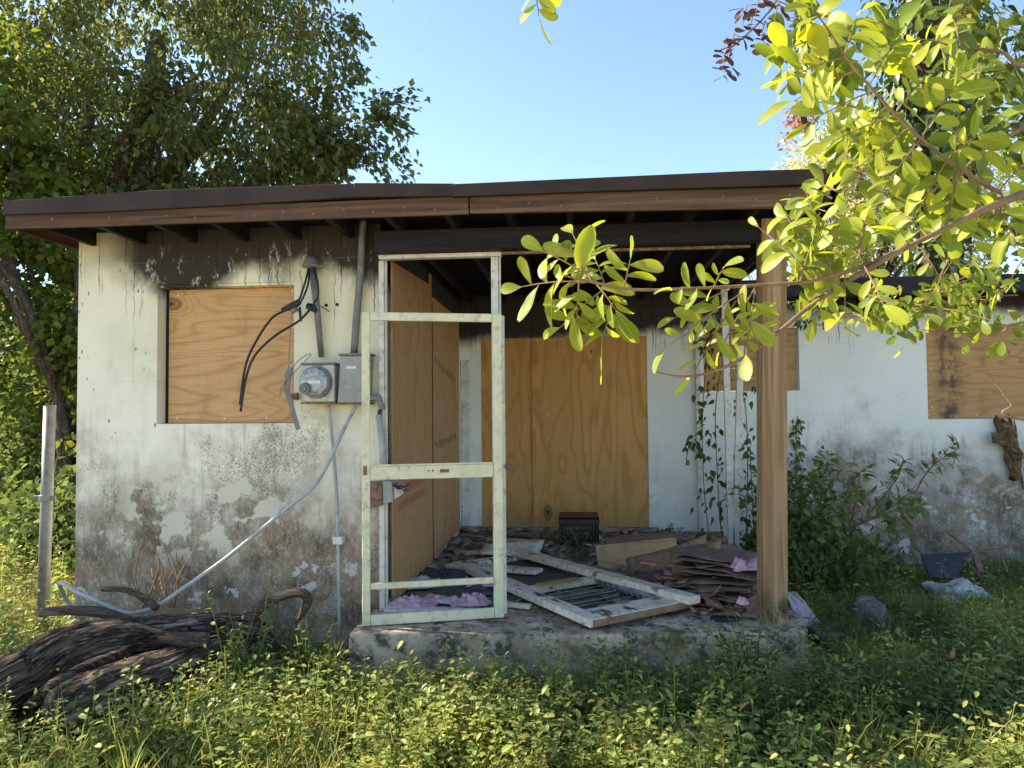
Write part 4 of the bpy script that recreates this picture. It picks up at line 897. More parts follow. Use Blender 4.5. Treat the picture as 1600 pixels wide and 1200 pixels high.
for (px, py, r, lab) in ((1300, 965, .07, 'small black plastic bag bit between cloth strip and plastic tub'), (1025, 1088, .05, 'black scrap in the weeds below the porch edge')):
    p = atz(px, py, .03); rnd_lump('plastic_scrap', 'black', (p.x, p.y, .02), (r*1.4, r, r*.7), px*.1, .5, lab, 'plastic scrap')
p = atz(1030, 1081, .08); rnd_lump('paper_scrap', 'bagwhite', (p.x, p.y, .07), (.035, .02, .02), 4, .5, 'white paper scrap caught in the weeds below the porch', 'paper scrap')
p = atz(1163, 1172, .12); rnd_lump('paper_scrap', 'pale', (p.x, p.y, .12), (.018, .012, .012), 6, .5, 'tiny pinkish white scrap in the weeds nearest the camera', 'paper scrap')
# peeled foam hanging on the right wall
rt = thing('rotten_foam', 'peeling brown rotten foam hanging down the wall under the right window', 'foam', tuple(aty(1575, 700, 7.7)))
def rag_part(name, px, Ys, seed, mat='rot', **k):
    P = [aty(a_, b_, Y) for (a_, b_), Y in zip(px, Ys)]; return sheet_obj(name, mat, P, .008, rt, nx=14, ny=26, amp=.045, fr=5, seed=seed, edge=.22, **k)
rag_part('torn_strip', [(1553, 656), (1584, 655), (1599, 752), (1580, 750)], (7.69, 7.69, 7.66, 7.66), 3, bulge=(0, -.05, 0)); rag_part('torn_strip', [(1556, 662), (1578, 657), (1597, 712), (1584, 722)], (7.65, 7.66, 7.61, 7.62), 8, bulge=(0, -.05, 0))
rag_part('torn_flap', [(1548, 676), (1572, 672), (1576, 700), (1552, 692)], (7.64, 7.66, 7.62, 7.60), 11, bulge=(0, -.04, 0))
s_ = spline([aty(1584, 742, 7.67), aty(1582, 750, 7.65)], 3); MB().tube(s_, .03, 10, .5).build('burnt_tip', M['black'], rt, smooth=True)
# ================================================================== PLANTS
UP = np.array([0, 0, 1.0])
def rot_rand(d, amt): return unit(d+rng.normal(0, amt, d.shape))
def clumps(centers, radii, n, size, droop=.5, tmpl=(DIAM_V, DIAM_F), asp=.9, out=.7, hang=.5):
    """leaves around clump centres: (m,3), (m,), n per clump"""
    m = len(centers); C = np.repeat(centers, n, 0); Rr = np.repeat(radii, n)
    q = unit(rng.normal(0, 1, (m*n, 3))); rad = Rr*rng.uniform(.15, 1, m*n)**.6
    P = C+q*rad[:, None]*np.array([1, 1, .8]); D = unit(q*out+rng.normal(0, .6, q.shape)+np.array([0, 0, -hang]))
    N = unit(UP*.8+q*.5+rng.normal(0, .55, q.shape)); s = size*rng.uniform(.65, 1.25, m*n)
    return scatter(tmpl[0], tmpl[1], P, frames(D, N), np.stack([s, s*asp, s], 1))
def in_ell(n, c, r, shell=.35):
    q = unit(rng.normal(0, 1, (n, 3))); t = rng.uniform(shell, 1, n)**.7; return np.array(c)+q*t[:, None]*np.array(r)
def foliage(name, parts, mat, parent, stuff=True):
    V, Fc = cat(parts); o = link_mesh(name, mesh_np(name, V, Fc), parent, M[mat])
    if stuff: o['kind'] = 'stuff'
    return o
def branchwork(root, targets, r0, mat, parent, name='limb'):
    b = MB()
    for t in targets:
        t = Vector(t); r = Vector(root); m1 = r.lerp(t, .4)+Vector((rnd.uniform(-.3, .3), rnd.uniform(-.3, .3), rnd.uniform(.1, .6))); s_ = spline([r, m1, r.lerp(t, .75)+Vector((rnd.uniform(-.2, .2), 0, rnd.uniform(0, .3))), t], 5)
        b.tube(s_, lerp_r([r0, r0*.7, r0*.4, r0*.12], len(s_)), 8, .15)
    return b.build(name, M[mat], parent, smooth=True)

# --- big fig tree behind the house at the left
ft = thing('fig_tree', 'huge dense dark green tree towering behind the left half of the house', 'tree', (-7.9, 10.6, 0))
tk = spline([(-7.9, 10.6, -.2), (-7.8, 10.6, 1.5), (-7.6, 10.8, 3.0), (-7.2, 11.2, 5.2), (-6.9, 11.3, 8)], 6)
MB().tube(tk, lerp_r([.55, .42, .36, .28, .12], len(tk)), 20, .3, 1.5).build('trunk', M['bark_tree'], ft, smooth=True)
branchwork((-7.5, 10.9, 3.4), [(-9.6, 10.2, 6), (-5.6, 11.2, 6.6), (-4.2, 11.3, 6.0), (-9, 12, 8), (-5.5, 12.3, 8.6), (-6.5, 10.2, 6.4), (-8.6, 9.6, 4.8), (-3.6, 11.0, 5.4)], .19, 'bark_tree', ft)
E1 = in_ell(300, (-6.9, 11.6, 7.6), (3.3, 2.6, 4.3)); E2 = in_ell(60, (-9.6, 10.4, 5.6), (2.4, 2.4, 3.3)); E3 = in_ell(26, (-4.0, 11.0, 6.0), (1.0, .8, .9), 0)
E4 = in_ell(60, (-6.0, 11.3, 4.6), (3.0, 1.5, 1.2), 0)
CC = np.concatenate([E1, E2, E4]); CC = CC[(CC[:, 0] < -3.55+.25*np.sin(CC[:, 2]*3))]
parts = [clumps(CC, rng.uniform(.38, .8, len(CC)), 140, .135, hang=1.1, asp=.5), clumps(E3, rng.uniform(.25, .45, len(E3)), 70, .135, hang=.3, asp=.7)]
# drooping shoots that break the outline at the right
for (a, c_) in (((560, 190), (648, 160)), ((560, 230), (640, 275)), ((575, 200), (640, 205)), ((540, 100), (572, 130)), ((540, 40), (560, 70)), ((590, 170), (632, 240)), ((545, 250), (610, 285))):
    p = np.array(aty(*a, 11.0)); q_ = np.array(aty(*c_, 10.8)); t = rng.uniform(0, 1, 130)**.9
    P = p+(q_-p)*t[:, None]+np.array([0, 0, .18])*np.sin(t*3.1)[:, None]+rng.normal(0, .085, (130, 3)); D = unit((q_-p)*1.0+rng.normal(0, .5, (130, 3))+np.array([0, 0, -.35])); s = .125*rng.uniform(.6, 1.2, 130)
    parts.append(scatter(DIAM_V, DIAM_F, P, frames(D, unit(UP+rng.normal(0, .5, (130, 3)))), np.stack([s, s*.7, s], 1)))
foliage('crown', parts, 'lf_fig', ft)
# --- lighter trees left of it
def bush_tree(name, label, base, h, ell, nclump, per, size, mat, trunk=.09, catn='tree', **k):
    t = thing(name, label, catn, base); top = np.array(ell[0])
    s_ = spline([(base[0], base[1], -.1), (base[0]+.1, base[1], h*.4), tuple(top)], 6); MB().tube(s_, lerp_r([trunk, trunk*.8, trunk*.3], len(s_)), 10, .2).build('trunk', M['bark_tree'], t, smooth=True)
    C = in_ell(nclump, ell[0], ell[1], k.pop('shell', .2)); branchwork((base[0]+.1, base[1], h*.4), [tuple(c) for c in C[::max(1, nclump//7)]], trunk*.5, 'bark_tree', t)
    foliage('crown', [clumps(C, rng.uniform(.3, .6, nclump), per, size, **k)], mat, t); return t
bush_tree('leafy_tree', 'yellow green leafy tree in the sun at the far left edge', (-6.95, 9.0, 0), 4.5, ((-8.1, 8.9, 4.9), (1.3, 1.2, 2.2)), 70, 170, .105, 'lf_bush', .10)
bush_tree('leafy_shrub', 'tall leafy shrub filling the gap under the eave left of the house', (-6.7, 9.6, 0), 2.5, ((-6.6, 9.6, 2.4), (1.0, 1.0, 1.5)), 40, 110, .12, 'lf_bush', .06, 'shrub')
bush_tree('leafy_shrub', 'low dark shrub behind the galvanised fence post', (-5.6, 7.7, 0), 1.2, ((-5.3, 7.7, .6), (.9, .7, .6)), 34, 110, .10, 'lf_shade', .04, 'shrub')
bush_tree('leafy_shrub', 'shaded shrub in front of the dark board fence at the left edge', (-7.9, 9.9, 0), 1.3, ((-7.5, 9.9, .7), (1.2, .7, .7)), 26, 110, .11, 'lf_shade', .04, 'shrub')
bush_tree('leafy_tree', 'thin open tree beyond the left edge that dapples the front yard', (-8.4, 5.0, 0), 6.5, ((-8.2, 4.9, 5.8), (1.8, 1.3, 1.9)), 13, 55, .15, 'lf_bush', .13)
bush_tree('leafy_shrub', 'small dark shrub in the weeds just left of the front wall corner', (-5.1, 7.0, 0), .7, ((-5.0, 7.0, .38), (.65, .5, .42)), 26, 110, .09, 'lf_shade', .03, 'shrub')
bush_tree('leafy_shrub', 'dense dark shrub behind the leaning trunk at the left edge', (-8.2, 11.0, 0), 2.5, ((-7.8, 10.9, 2.2), (1.6, .9, 1.8)), 60, 110, .13, 'lf_shade', .06, 'shrub')
kind(foliage('far_thicket', [clumps(in_ell(90, (-11.5, 13.6, 1.8), (3.2, .9, 2.2), .1), rng.uniform(.45, .8, 90), 100, .15)], 'lf_shade', None), 'stuff')
kind(foliage('far_thicket', [clumps(in_ell(170, (-21, 12, 2.2), (5, 10, 3.4), .1), rng.uniform(.7, 1.3, 170), 70, .32)], 'lf_bush', None), 'stuff')
kind(foliage('far_thicket', [clumps(in_ell(130, (-9, 14.5, 2.6), (6, 1.5, 2.6), .1), rng.uniform(.5, .9, 130), 90, .17)], 'lf_shade', None), 'stuff')
kind(foliage('far_thicket', [clumps(in_ell(150, (9, 18, 2.6), (8, 1.5, 2.9), .1), rng.uniform(.5, 1.0, 150), 90, .19)], 'lf_bush', None), 'stuff')
# --- vine clad tree and feathery tree at the right
vt = thing('vine_clad_tree', 'tall trunk wrapped in dark broad vine leaves behind the right wing', 'tree', (6.4, 13.0, 0))
tk = spline([(6.4, 13, -.2), (6.35, 13, 4), (6.2, 13.1, 8), (6.3, 13, 11.5)], 6); MB().tube(tk, lerp_r([.4, .33, .28, .2], len(tk)), 16, .2).build('trunk', M['bark_tree'], vt, smooth=True)
n = 2600; th = rng.uniform(0, 2*np.pi, n); zz = 2.8+8.6*rng.uniform(0, 1, n)**.8; rad = rng.uniform(.3, 1.0, n)*(.45+.75*np.clip((zz-4.5)/4, 0, 1)); off = np.stack([np.cos(th), np.sin(th), np.zeros(n)], 1)
P = np.stack([6.35+.0*zz, 13+.0*zz, zz], 1)+off*rad[:, None]; s = rng.uniform(.15, .32, n)
foliage('vine_leaves', [scatter(OVATE[0], OVATE[1], P, frames(unit(off*.5+rng.normal(0, .4, (n, 3))+np.array([0, 0, -.9])), unit(off+UP*.5+rng.normal(0, .4, (n, 3)))), np.stack([s, s*1.1, s], 1)),
    clumps(in_ell(40, (6.5, 13, 10.6), (1.3, 1.2, 1.4), .2), rng.uniform(.4, .7, 40), 60, .24)], 'lf_pothos', vt)
fe = thing('feathery_tree', 'bright yellow green feathery tree glowing in the sun behind the right wing', 'tree', (6.6, 16.5, 0))
tk = spline([(6.6, 16.5, -.2), (6.5, 16.5, 3), (6.4, 16.5, 6.0), (6.5, 16.5, 8.6)], 5); MB().tube(tk, lerp_r([.2, .16, .1, .03], len(tk)), 10, .2).build('trunk', M['bark_tree'], fe, smooth=True)
C = np.concatenate([in_ell(70, (6.0, 16.4, 6.2), (1.5, 1.4, 2.3), .1), in_ell(60, (8.2, 16.6, 6.2), (1.9, 1.4, 2.9), .1)]); branchwork((6.5, 16.5, 3.4), [tuple(c) for c in C[::9]], .07, 'bark_tree', fe)
foliage('crown', [clumps(C, rng.uniform(.3, .75, len(C)), 150, .14, asp=.36, hang=.5, out=.9)], 'lf_feather', fe)
C2 = np.concatenate([np.array([aty(1243+rng.normal(0, 14), 190+rng.normal(0, 18), 15.5) for _ in range(9)]), np.array([aty(1478+rng.normal(0, 12), 400+rng.normal(0, 18), 15) for _ in range(6)])])
foliage('dry_sprigs', [clumps(C2, np.full(len(C2), .22), 26, .13, asp=.4)], 'lf_red', fe)

# --- leaf objects that share a few meshes
def leaf_meshes(name, mat, variants):
    out = []
    for V, Fc in variants: me = mesh_np(name, V, Fc, True); me.materials.append(M[mat]); out.append(me)
    return out
LV = leaf_meshes('near_leaf', 'lf_near', [leaf_grid([.012, .06, .115, .165, .20, .225, .235, .225, .18, .07], .2, .14), leaf_grid([.012, .08, .145, .185, .21, .22, .22, .20, .155, .06], .3, .25, .012), leaf_grid([.012, .05, .10, .145, .18, .205, .215, .21, .17, .07], .1, -.05, .015), leaf_grid([.012, .07, .14, .195, .23, .25, .255, .24, .19, .08], .22, .34, .01), leaf_grid([.012, .07, .12, .15, .165, .16, .13, .06], .4, .45, .02, 1.5)])
LS = leaf_meshes('shrub_leaf', 'lf_shrub', [leaf_grid([.02, .14, .21, .2, .12, 0], .22, .2), leaf_grid([.02, .12, .18, .17, .1, 0], .35, .35)])
LVN = leaf_meshes('vine_leaf', 'lf_vine', [leaf_grid([.06, .24, .27, .2, .1, 0], .22, .25), leaf_grid([.05, .2, .24, .18, .09, 0], .35, .4)])
def leaf_obj(meshes, parent, p, d, nrm, s, asp=1.0):
    x = Vector(d).normalized(); y = Vector(nrm).cross(x)
    if y.length < 1e-3: y = Vector((0, 1, 0)).cross(x)
    y.normalize(); z = x.cross(y); o = bpy.data.objects.new('leaf', rnd.choice(meshes)); COL.objects.link(o); o.parent = parent
    R3 = Matrix((x, y, z)).transposed().to_4x4()
    o.matrix_basis = Matrix.Translation(Vector(p)-parent.location) @ R3 @ Matrix.Diagonal((s, s*asp, s, 1)); return o
class Leaves:
    """collects leaves; the first `cap` become parts, the rest one joined part"""
    def __init__(s, meshes, parent, cap, tmpl, mat, asp=1.0): s.m, s.p, s.cap, s.t, s.mat, s.L, s.asp = meshes, parent, cap, tmpl, mat, [], asp
    def add(s, p, d, n, sz): s.L.append((Vector(p), Vector(d), Vector(n), sz))
    def flush(s, name='small_leaves'):
        s.L.sort(key=lambda l: -l[3]/max(.3, (l[0]-Vector(CAM)).length))
        for l in s.L[:s.cap]: leaf_obj(s.m, s.p, l[0], l[1], l[2], l[3], s.asp)
        r = s.L[s.cap:]
        if r:
            P = np.array([l[0] for l in r]); D = np.array([l[1] for l in r]); N = np.array([l[2] for l in r])
            foliage(name, [scatter(s.t[0], s.t[1], P, frames(D, N), np.array([l[3] for l in r]))], s.mat, s.p)
RV = lambda s: Vector((rnd.gauss(0, s), rnd.gauss(0, s), rnd.gauss(0, s)))

# --- the tree whose sunlit branches reach in from the right
nt = thing('near_tree', 'sunlit yellow green broadleaf branches reaching across from the right', 'tree', (2.75, 2.6, 0))
tk = spline([(2.75, 2.6, -.2), (2.7, 2.55, 1.2), (2.55, 2.45, 2.4), (2.5, 2.5, 4.2)], 6); MB().tube(tk, lerp_r([.13, .11, .09, .04], len(tk)), 14, .2).build('trunk', M['bark_tree'], nt, smooth=True)
def nb(px, Ys, r, root=None):
    pts = [aty(a, b, Y) for (a, b), Y in zip(px, np.interp(np.linspace(0, 1, len(px)), np.linspace(0, 1, len(Ys)), Ys))]
    if root: pts = [Vector(root)]+pts
    s_ = spline(pts, 6); MB().tube(s_, lerp_r(r, len(s_)), 9, .12, 1.5, px[0][1]*.1).build('branch', M['twig'], nt, smooth=True); return s_
nb([(1900, 190), (1740, 250), (1640, 287), (1560, 318), (1500, 345), (1440, 375), (1380, 402), (1330, 422), (1260, 440), (1180, 446), (1100, 450), (1000, 453), (930, 442), (880, 430)], [1.95, 1.8, 1.72, 1.68, 1.65, 1.6], [.03, .018, .013, .011, .009, .007, .0055, .005, .005, .0045, .004, .004, .0035, .003, .002], (2.58, 2.46, 2.1))
nb([(1420, 383), (1340, 430), (1270, 475), (1215, 520), (1160, 560), (1110, 582), (1060, 588), (1012, 577)], [1.7, 1.62], [.008, .006, .0055, .005, .004, .003, .0025, .001])
nb([(1620, 330), (1560, 300), (1480, 250), (1400, 180), (1330, 100), (1290, 40)], [1.95, 1.9], [.016, .008, .006, .005, .004, .003, .002], (2.55, 2.45, 2.4))
nb([(1660, 88), (1560, 80), (1480, 70)], [2.3, 2.2], [.014, .007, .005, .003], (2.5, 2.5, 3.2))
nb([(1660, 165), (1590, 205), (1530, 240), (1480, 300)], [2.2, 2.1], [.014, .007, .006, .004, .003], (2.52, 2.47, 2.9))
nb([(1620, -60), (1500, -110), (1200, -150), (960, -120), (838, -60), (834, -20)], [2.2, 1.9], [.02, .012, .01, .008, .006, .004, .002], (2.5, 2.5, 4.0))
nb([(1640, 500), (1560, 520), (1480, 520), (1440, 515)], [2.6, 2.6], [.008, .004, .003, .002, .001], (2.6, 2.5, 1.9))
nb([(1640, 560), (1570, 545), (1510, 525)], [2.6, 2.6], [.008, .003, .002, .001], (2.62, 2.5, 1.8)); nb([(1620, 660), (1580, 630), (1548, 587)], [2.5, 2.5], [.006, .004, .003, .0015], (2.65, 2.5, 1.4))
nl = Leaves(LV, nt, 300, OBOV, 'lf_near', 1.0); tw = MB()
def spray(a, c_, n, lp, Y=1.65, dY=0.0, spread=.9, k=.93):
    lp *= k
    p = aty(*a, Y); q_ = aty(*c_, Y+dY); ax = q_-p; ln = ax.length; dr = ax.normalized(); view = (Vector(CAM)-p).normalized()
    side = dr.cross(view).normalized(); sag = Vector((0, 0, -.12*ln))
    P = lambda t: p+ax*t+sag*(t*t)-sag*t*.4
    tw.tube([P(t) for t in (0, .25, .5, .75, 1)], [.0022, .002, .0018, .0015, .001], 5); ls = lp/F*Y
    for k in range(n):
        if k == n-1: t, d = 1.0, dr+RV(.2)
        else:
            t = .22+.74*(k/(n-1)); sg = 1 if k % 2 else -1; d = dr*rnd.uniform(.35, .8)+side*sg*spread+view*rnd.uniform(-.35, .35)+Vector((0, 0, -.18))+RV(.12)
        nn = view*rnd.uniform(.5, 1.05)+S*rnd.uniform(.6, 1.2)+RV(.24)
        nl.add(P(t), d, nn, ls*rnd.uniform(.5, 1.2))
for a in (((935, 443), (850, 385), 7, 62), ((915, 440), (815, 440), 7, 66), ((925, 442), (895, 358), 7, 62), ((950, 447), (875, 505), 7, 60), ((965, 450), (940, 530), 7, 66), ((905, 438), (900, 500), 6, 58), ((975, 452), (985, 400), 5, 54), ((945, 446), (930, 400), 6, 55), ((930, 442), (962, 480), 5, 55),
          ((1130, 451), (1050, 445), 6, 50), ((1140, 452), (1055, 490), 6, 54), ((1165, 455), (1045, 530), 7, 56), ((1150, 470), (1085, 572), 7, 64), ((1180, 450), (1125, 540), 7, 56), ((1180, 455), (1165, 545), 6, 54), ((1115, 450), (1130, 415), 5, 46), ((1185, 540), (1165, 490), 5, 52), 
          ((1275, 440), (1185, 345), 7, 56), ((1285, 436), (1230, 330), 7, 60), ((1300, 432), (1260, 290), 8, 58), ((1310, 428), (1275, 490), 6, 62), ((1320, 424), (1320, 500), 5, 60), ((1340, 418), (1350, 340), 7, 58), ((1350, 415), (1380, 470), 5, 50), ((1250, 440), (1270, 370), 7, 56), ((1365, 408), (1310, 380), 6, 56)): spray(*a, Y=1.65, k=.95 if a[0][0] < 1000 else .80, dY=rnd.uniform(-.12, .12))
for a in (((1300, 55), (1215, 75), 7, 58), ((1320, 90), (1240, 110), 7, 62), ((1340, 110), (1240, 150), 7, 60), ((1370, 140), (1260, 185), 8, 58), ((1300, 60), (1270, 5), 7, 62), ((1320, 85), (1340, 15), 7, 64), ((1360, 130), (1400, 55), 7, 62), ((1400, 180), (1300, 215), 7, 56), ((1420, 200), (1330, 265), 7, 56), ((1440, 215), (1380, 290), 7, 60), ((1400, 175), (1450, 110), 7, 60), ((1440, 215), (1490, 130), 7, 62), ((1480, 250), (1420, 350), 7, 58), ((1500, 262), (1480, 345), 7, 60), ((1480, 248), (1540, 200), 7, 62), ((1530, 280), (1520, 390), 6, 56), ((1480, 70), (1430, 55), 6, 46), ((1500, 72), (1490, 25), 5, 46), ((1560, 300), (1600, 250), 6, 60), ((1560, 318), (1590, 380), 6, 56), ((1450, 370), (1400, 320), 6, 54), ((1385, 165), (1350, 210), 7, 56)): spray(*a, Y=1.92, k=.80, dY=rnd.uniform(-.15, .15))
spray((834, -30), (842, 22), 6, 42, Y=1.9); spray((612, -20), (614, 3), 3, 14, Y=2.4)
kind(tw.build('twigs', M['twig'], nt), 'stuff')
nl.flush()
# smaller, farther sprays of the same tree: sky side and hanging in front of the right wall
parts = []; tw = MB()
def far_spray(px, py, ex, ey, Y, n, s0, mat_parts):
    p = np.array(aty(px, py, Y)); q_ = np.array(aty(ex, ey, Y+rng.normal(0, .12))); t = rng.uniform(.1, 1, n); P = p+(q_-p)*t[:, None]+np.array([0, 0, -.05])*(t*t)[:, None]+rng.normal(0, .012, (n, 3)); dd = unit(q_-p); sd2 = unit(np.cross(dd, [0, 1, 0]))
    D = dd*.5+sd2*rng.choice([-1, 1], n)[:, None]+rng.normal(0, .3, (n, 3)); N = unit(rng.normal(0, .45, (n, 3))+np.array([0, -.6, .7])); s = s0*rng.uniform(.7, 1.2, n)
    mat_parts.append(scatter(OBOV[0], OBOV[1], P, frames(D, N), np.stack([s, s*1.05, s], 1))); tw.tube([p, (p+q_)/2+np.array([0, 0, .01]), q_], [.003, .002, .001], 5)
for k in range(34): x = rnd.uniform(1350, 1420); y = rnd.uniform(455, 500); far_spray(x, y, x+rnd.uniform(-60, 60), y+rnd.uniform(-20, 25), 2.7, 9, .052, parts) if k < 13 else far_spray(rnd.uniform(1430, 1600), rnd.uniform(380, 490), rnd.uniform(1420, 1600), rnd.uniform(400, 520), 2.7, 8, .055, parts)
for k in range(34):
    x = rnd.uniform(1250, 1560); y = rnd.uniform(10, 330)
    if x < 1330 and y > 200: x += 110
    far_spray(x, y, x-rnd.uniform(20, 80), y+rnd.uniform(-40, 45), 2.25, 8, .085, parts)
for k in range(9): x = rnd.uniform(1270, 1340); y = rnd.uniform(300, 420); far_spray(x, y, x-rnd.uniform(30, 80), y+rnd.uniform(-40, 40), 1.8, 8, .066, parts)
foliage('small_leaves', parts, 'lf_near2', nt); parts = []
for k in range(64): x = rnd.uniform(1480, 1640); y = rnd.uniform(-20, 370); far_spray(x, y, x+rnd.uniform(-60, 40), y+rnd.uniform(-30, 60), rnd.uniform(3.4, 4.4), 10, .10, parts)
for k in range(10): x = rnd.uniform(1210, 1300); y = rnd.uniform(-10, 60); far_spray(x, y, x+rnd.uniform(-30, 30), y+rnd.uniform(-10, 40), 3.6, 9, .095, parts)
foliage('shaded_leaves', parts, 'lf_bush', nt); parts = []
for (x, y) in ((1135, 85), (1128, 95), (1180, 15), (1172, 35), (1210, 20), (1188, 55), (1160, 30), (1140, 75), (1256, 165)): far_spray(x+8, y-22, x, y+12, 3.0, 9, .05, parts)
tw.tube(spline([aty(1240, -40, 3.0), aty(1200, 20, 3.0), aty(1160, 60, 3.0), aty(1135, 80, 3.0)], 5), [.004]*10+[.003]*6, 5)
foliage('dead_leaves', parts, 'lf_brown', nt); kind(tw.build('twigs', M['twig'], nt), 'stuff')

# --- shrub by the right wall
sh = thing('wall_shrub', 'dark leafy shrub with long arching branches in front of the right wall', 'shrub', (2.2, 6.6, 0))
sl = Leaves(LS, sh, 290, OVATE, 'lf_shade'); b = MB()
def arch(px, Y, n, s0, r=.008, sc=.05):
    pts = spline([aty(a, c_, Y) for a, c_ in px], 8); b.tube(pts, lerp_r([r, r*.7, r*.25], len(pts)), 6)
    for k in range(n):
        t = rnd.uniform(.25, 1)**.8*(len(pts)-1); i = min(int(t), len(pts)-2); p = pts[i].lerp(pts[i+1], t-i); dr = (pts[i+1]-pts[i]).normalized()
        sd3 = Vector((-dr.z, 0, dr.x)); d = dr*rnd.uniform(.2, .8)+sd3*rnd.choice((-1, 1))*.7+Vector((0, -.3, -.25))+RV(.25); sl.add(p+RV(sc*.3)+d.normalized()*rnd.uniform(0, sc), d, Vector((0, -.45, .8))+RV(.35), s0*rnd.uniform(.7, 1.2))
arch([(1300, 835), (1370, 805), (1420, 770), (1490, 690)], 6.9, 40, .09); arch([(1300, 840), (1390, 800), (1440, 790)], 6.8, 26, .11); arch([(1330, 820), (1340, 760), (1345, 735)], 7.0, 26, .09); arch([(1270, 800), (1285, 750), (1295, 705)], 7.1, 26, .09)
arch([(1360, 800), (1400, 750), (1410, 720)], 7.0, 26, .085); arch([(1260, 820), (1320, 790), (1390, 760)], 7.0, 26, .08); arch([(1250, 840), (1255, 780), (1300, 740)], 7.1, 20, .075); arch([(1430, 770), (1455, 730), (1500, 700)], 6.95, 22, .075); arch([(1340, 810), (1390, 830), (1410, 800)], 6.75, 26, .12)
arch([(1235, 860), (1240, 790), (1245, 740)], 7.0, 30, .085); arch([(1240, 850), (1280, 800), (1330, 770)], 6.8, 20, .08)
b.build('branch', M['twig'], sh); sl.flush()
C = np.concatenate([in_ell(40, (2.0, 6.6, .45), (.6, .5, .5), .1), in_ell(16, (1.9, 6.9, .85), (.4, .35, .4), .1), in_ell(10, (2.7, 7.3, .15), (.5, .25, .2), .1)])
foliage('inner_leaves', [clumps(C, rng.uniform(.14, .30, len(C)), 44, .08, tmpl=OVATE, asp=1.0, hang=.35)], 'lf_shade', sh)
# --- climbing vine at the back corner of the porch
vn = thing('climbing_vine', 'leafy vine climbing the white posts at the back corner of the porch', 'vine', (1.4, 7.1, .33)); vl = Leaves(LVN, vn, 290, OVATE, 'lf_shade'); b = MB()
def climb(px, Y, n, s0, wd):
    pts = spline([aty(a, c_, Y) for a, c_ in px], 8); b.tube(pts, .005, 5)
    for k in range(n):
        t = rnd.uniform(0, 1)*(len(pts)-1); i = min(int(t), len(pts)-2); p = pts[i].lerp(pts[i+1], t-i)+Vector((rnd.gauss(0, wd), rnd.gauss(0, wd*.6), rnd.gauss(0, .03)))
        vl.add(p, Vector((rnd.gauss(0, .5), -.3, -.8))+RV(.3), Vector((0, -.8, .5))+RV(.4), s0*rnd.uniform(.6, 1.2))
climb([(1112, 870), (1100, 760), (1098, 640), (1108, 520), (1112, 470)], 7.15, 100, .08, .06); climb([(1130, 870), (1122, 760), (1118, 640), (1130, 560)], 7.15, 50, .075, .06); climb([(1165, 860), (1168, 740), (1165, 640), (1150, 560)], 7.05, 60, .07, .05); climb([(1100, 720), (1080, 690), (1072, 720)], 7.2, 16, .07, .03); climb([(1180, 860), (1175, 770), (1172, 700)], 6.9, 36, .07, .05)
climb([(1248, 820), (1245, 740), (1244, 690), (1246, 650)], 7.69, 90, .06, .035); climb([(1090, 540), (1150, 520), (1230, 500), (1290, 510)], 7.3, 50, .075, .05); climb([(1200, 480), (1260, 470), (1300, 490)], 7.0, 36, .075, .05)
b.build('stem', M['twig'], vn); vl.flush()

# --- single plants one can tell apart
def plant(name, label, catn, base, stems, s0, per, mat_meshes, mat, cap=120, spread=.12, group=None):
    t = thing(name, label, catn, base[:3], group); L_ = Leaves(mat_meshes, t, cap, OVATE, mat); b = MB()
    for k in range(stems):
        a = rnd.uniform(0, 6.28); h = base[3] if len(base) > 3 else .4; hh = h*rnd.uniform(.6, 1.1); lean = rnd.uniform(.05, spread)
        p0_ = Vector(base[:3])+Vector((rnd.gauss(0, .03), rnd.gauss(0, .03), 0)); tip = p0_+Vector((math.cos(a)*lean*2, math.sin(a)*lean*2, hh)); pts = spline([p0_, p0_.lerp(tip, .5)+Vector((0, 0, .03)), tip], 6); b.tube(pts, lerp_r([.005, .002], len(pts)), 5)
        for j in range(per):
            u = .2+.8*j/max(1, per-1); i = min(int(u*(len(pts)-1)), len(pts)-2); p = pts[i].lerp(pts[i+1], u*(len(pts)-1)-i); an = j*2.4+a; d = Vector((math.cos(an), math.sin(an), .25 if u < .95 else 1)); L_.add(p, d+RV(.15), Vector((0, 0, 1))+RV(.25), s0*rnd.uniform(.7, 1.2)*(1.1-.5*u))
    b.build('stem', M['lf_grassy'], t); L_.flush(); return t
def gplant(name, label, catn, px, py, z, h, *a, **k):
    p = atz(px, py, z); t = plant(name, label, catn, (p.x, p.y, z, h), *a, **k); return t
M['lf_grassy'] = simple('green_stem', (.09, .12, .04), .8)
M['lf_weedo'] = leaf_mat('single_weed_leaf', (.075, .13, .03), (.15, .20, .05), .42, gloss=.07, per_obj=True)
LW = leaf_meshes('weed_leaf', 'lf_weedo', [leaf_grid([.03, .2, .25, .2, .1, 0], .25, .2), leaf_grid([.03, .17, .2, .15, .08, 0], .35, .35)])
gplant('sapling', 'small leafy sapling with pale tips growing up in front of the log', 'sapling', 384, 1100, .02, .62, 12, .055, 18, LW, 'lf_weed', cap=216, spread=.09)
gplant('bushy_weed', 'bushy green weed around the foot of the porch post', 'weed', 1178, 1078, .02, .44, 14, .075, 11, LW, 'lf_weed', cap=130, spread=.17)
gplant('bushy_weed', 'spreading green weed right of the porch post foot', 'weed', 1240, 1050, .02, .30, 9, .07, 9, LW, 'lf_weed', cap=80, spread=.2)
gplant('tall_weed', 'tall spiky pale weed in the sun before the porch edge', 'weed', 912, 1120, .02, .42, 3, .05, 22, LW, 'lf_weed', cap=66, spread=.03)
gplant('tall_weed', 'leafy upright weed against the porch edge below the fallen door', 'weed', 990, 1090, .02, .30, 3, .05, 14, LW, 'lf_weed', cap=45, spread=.05)
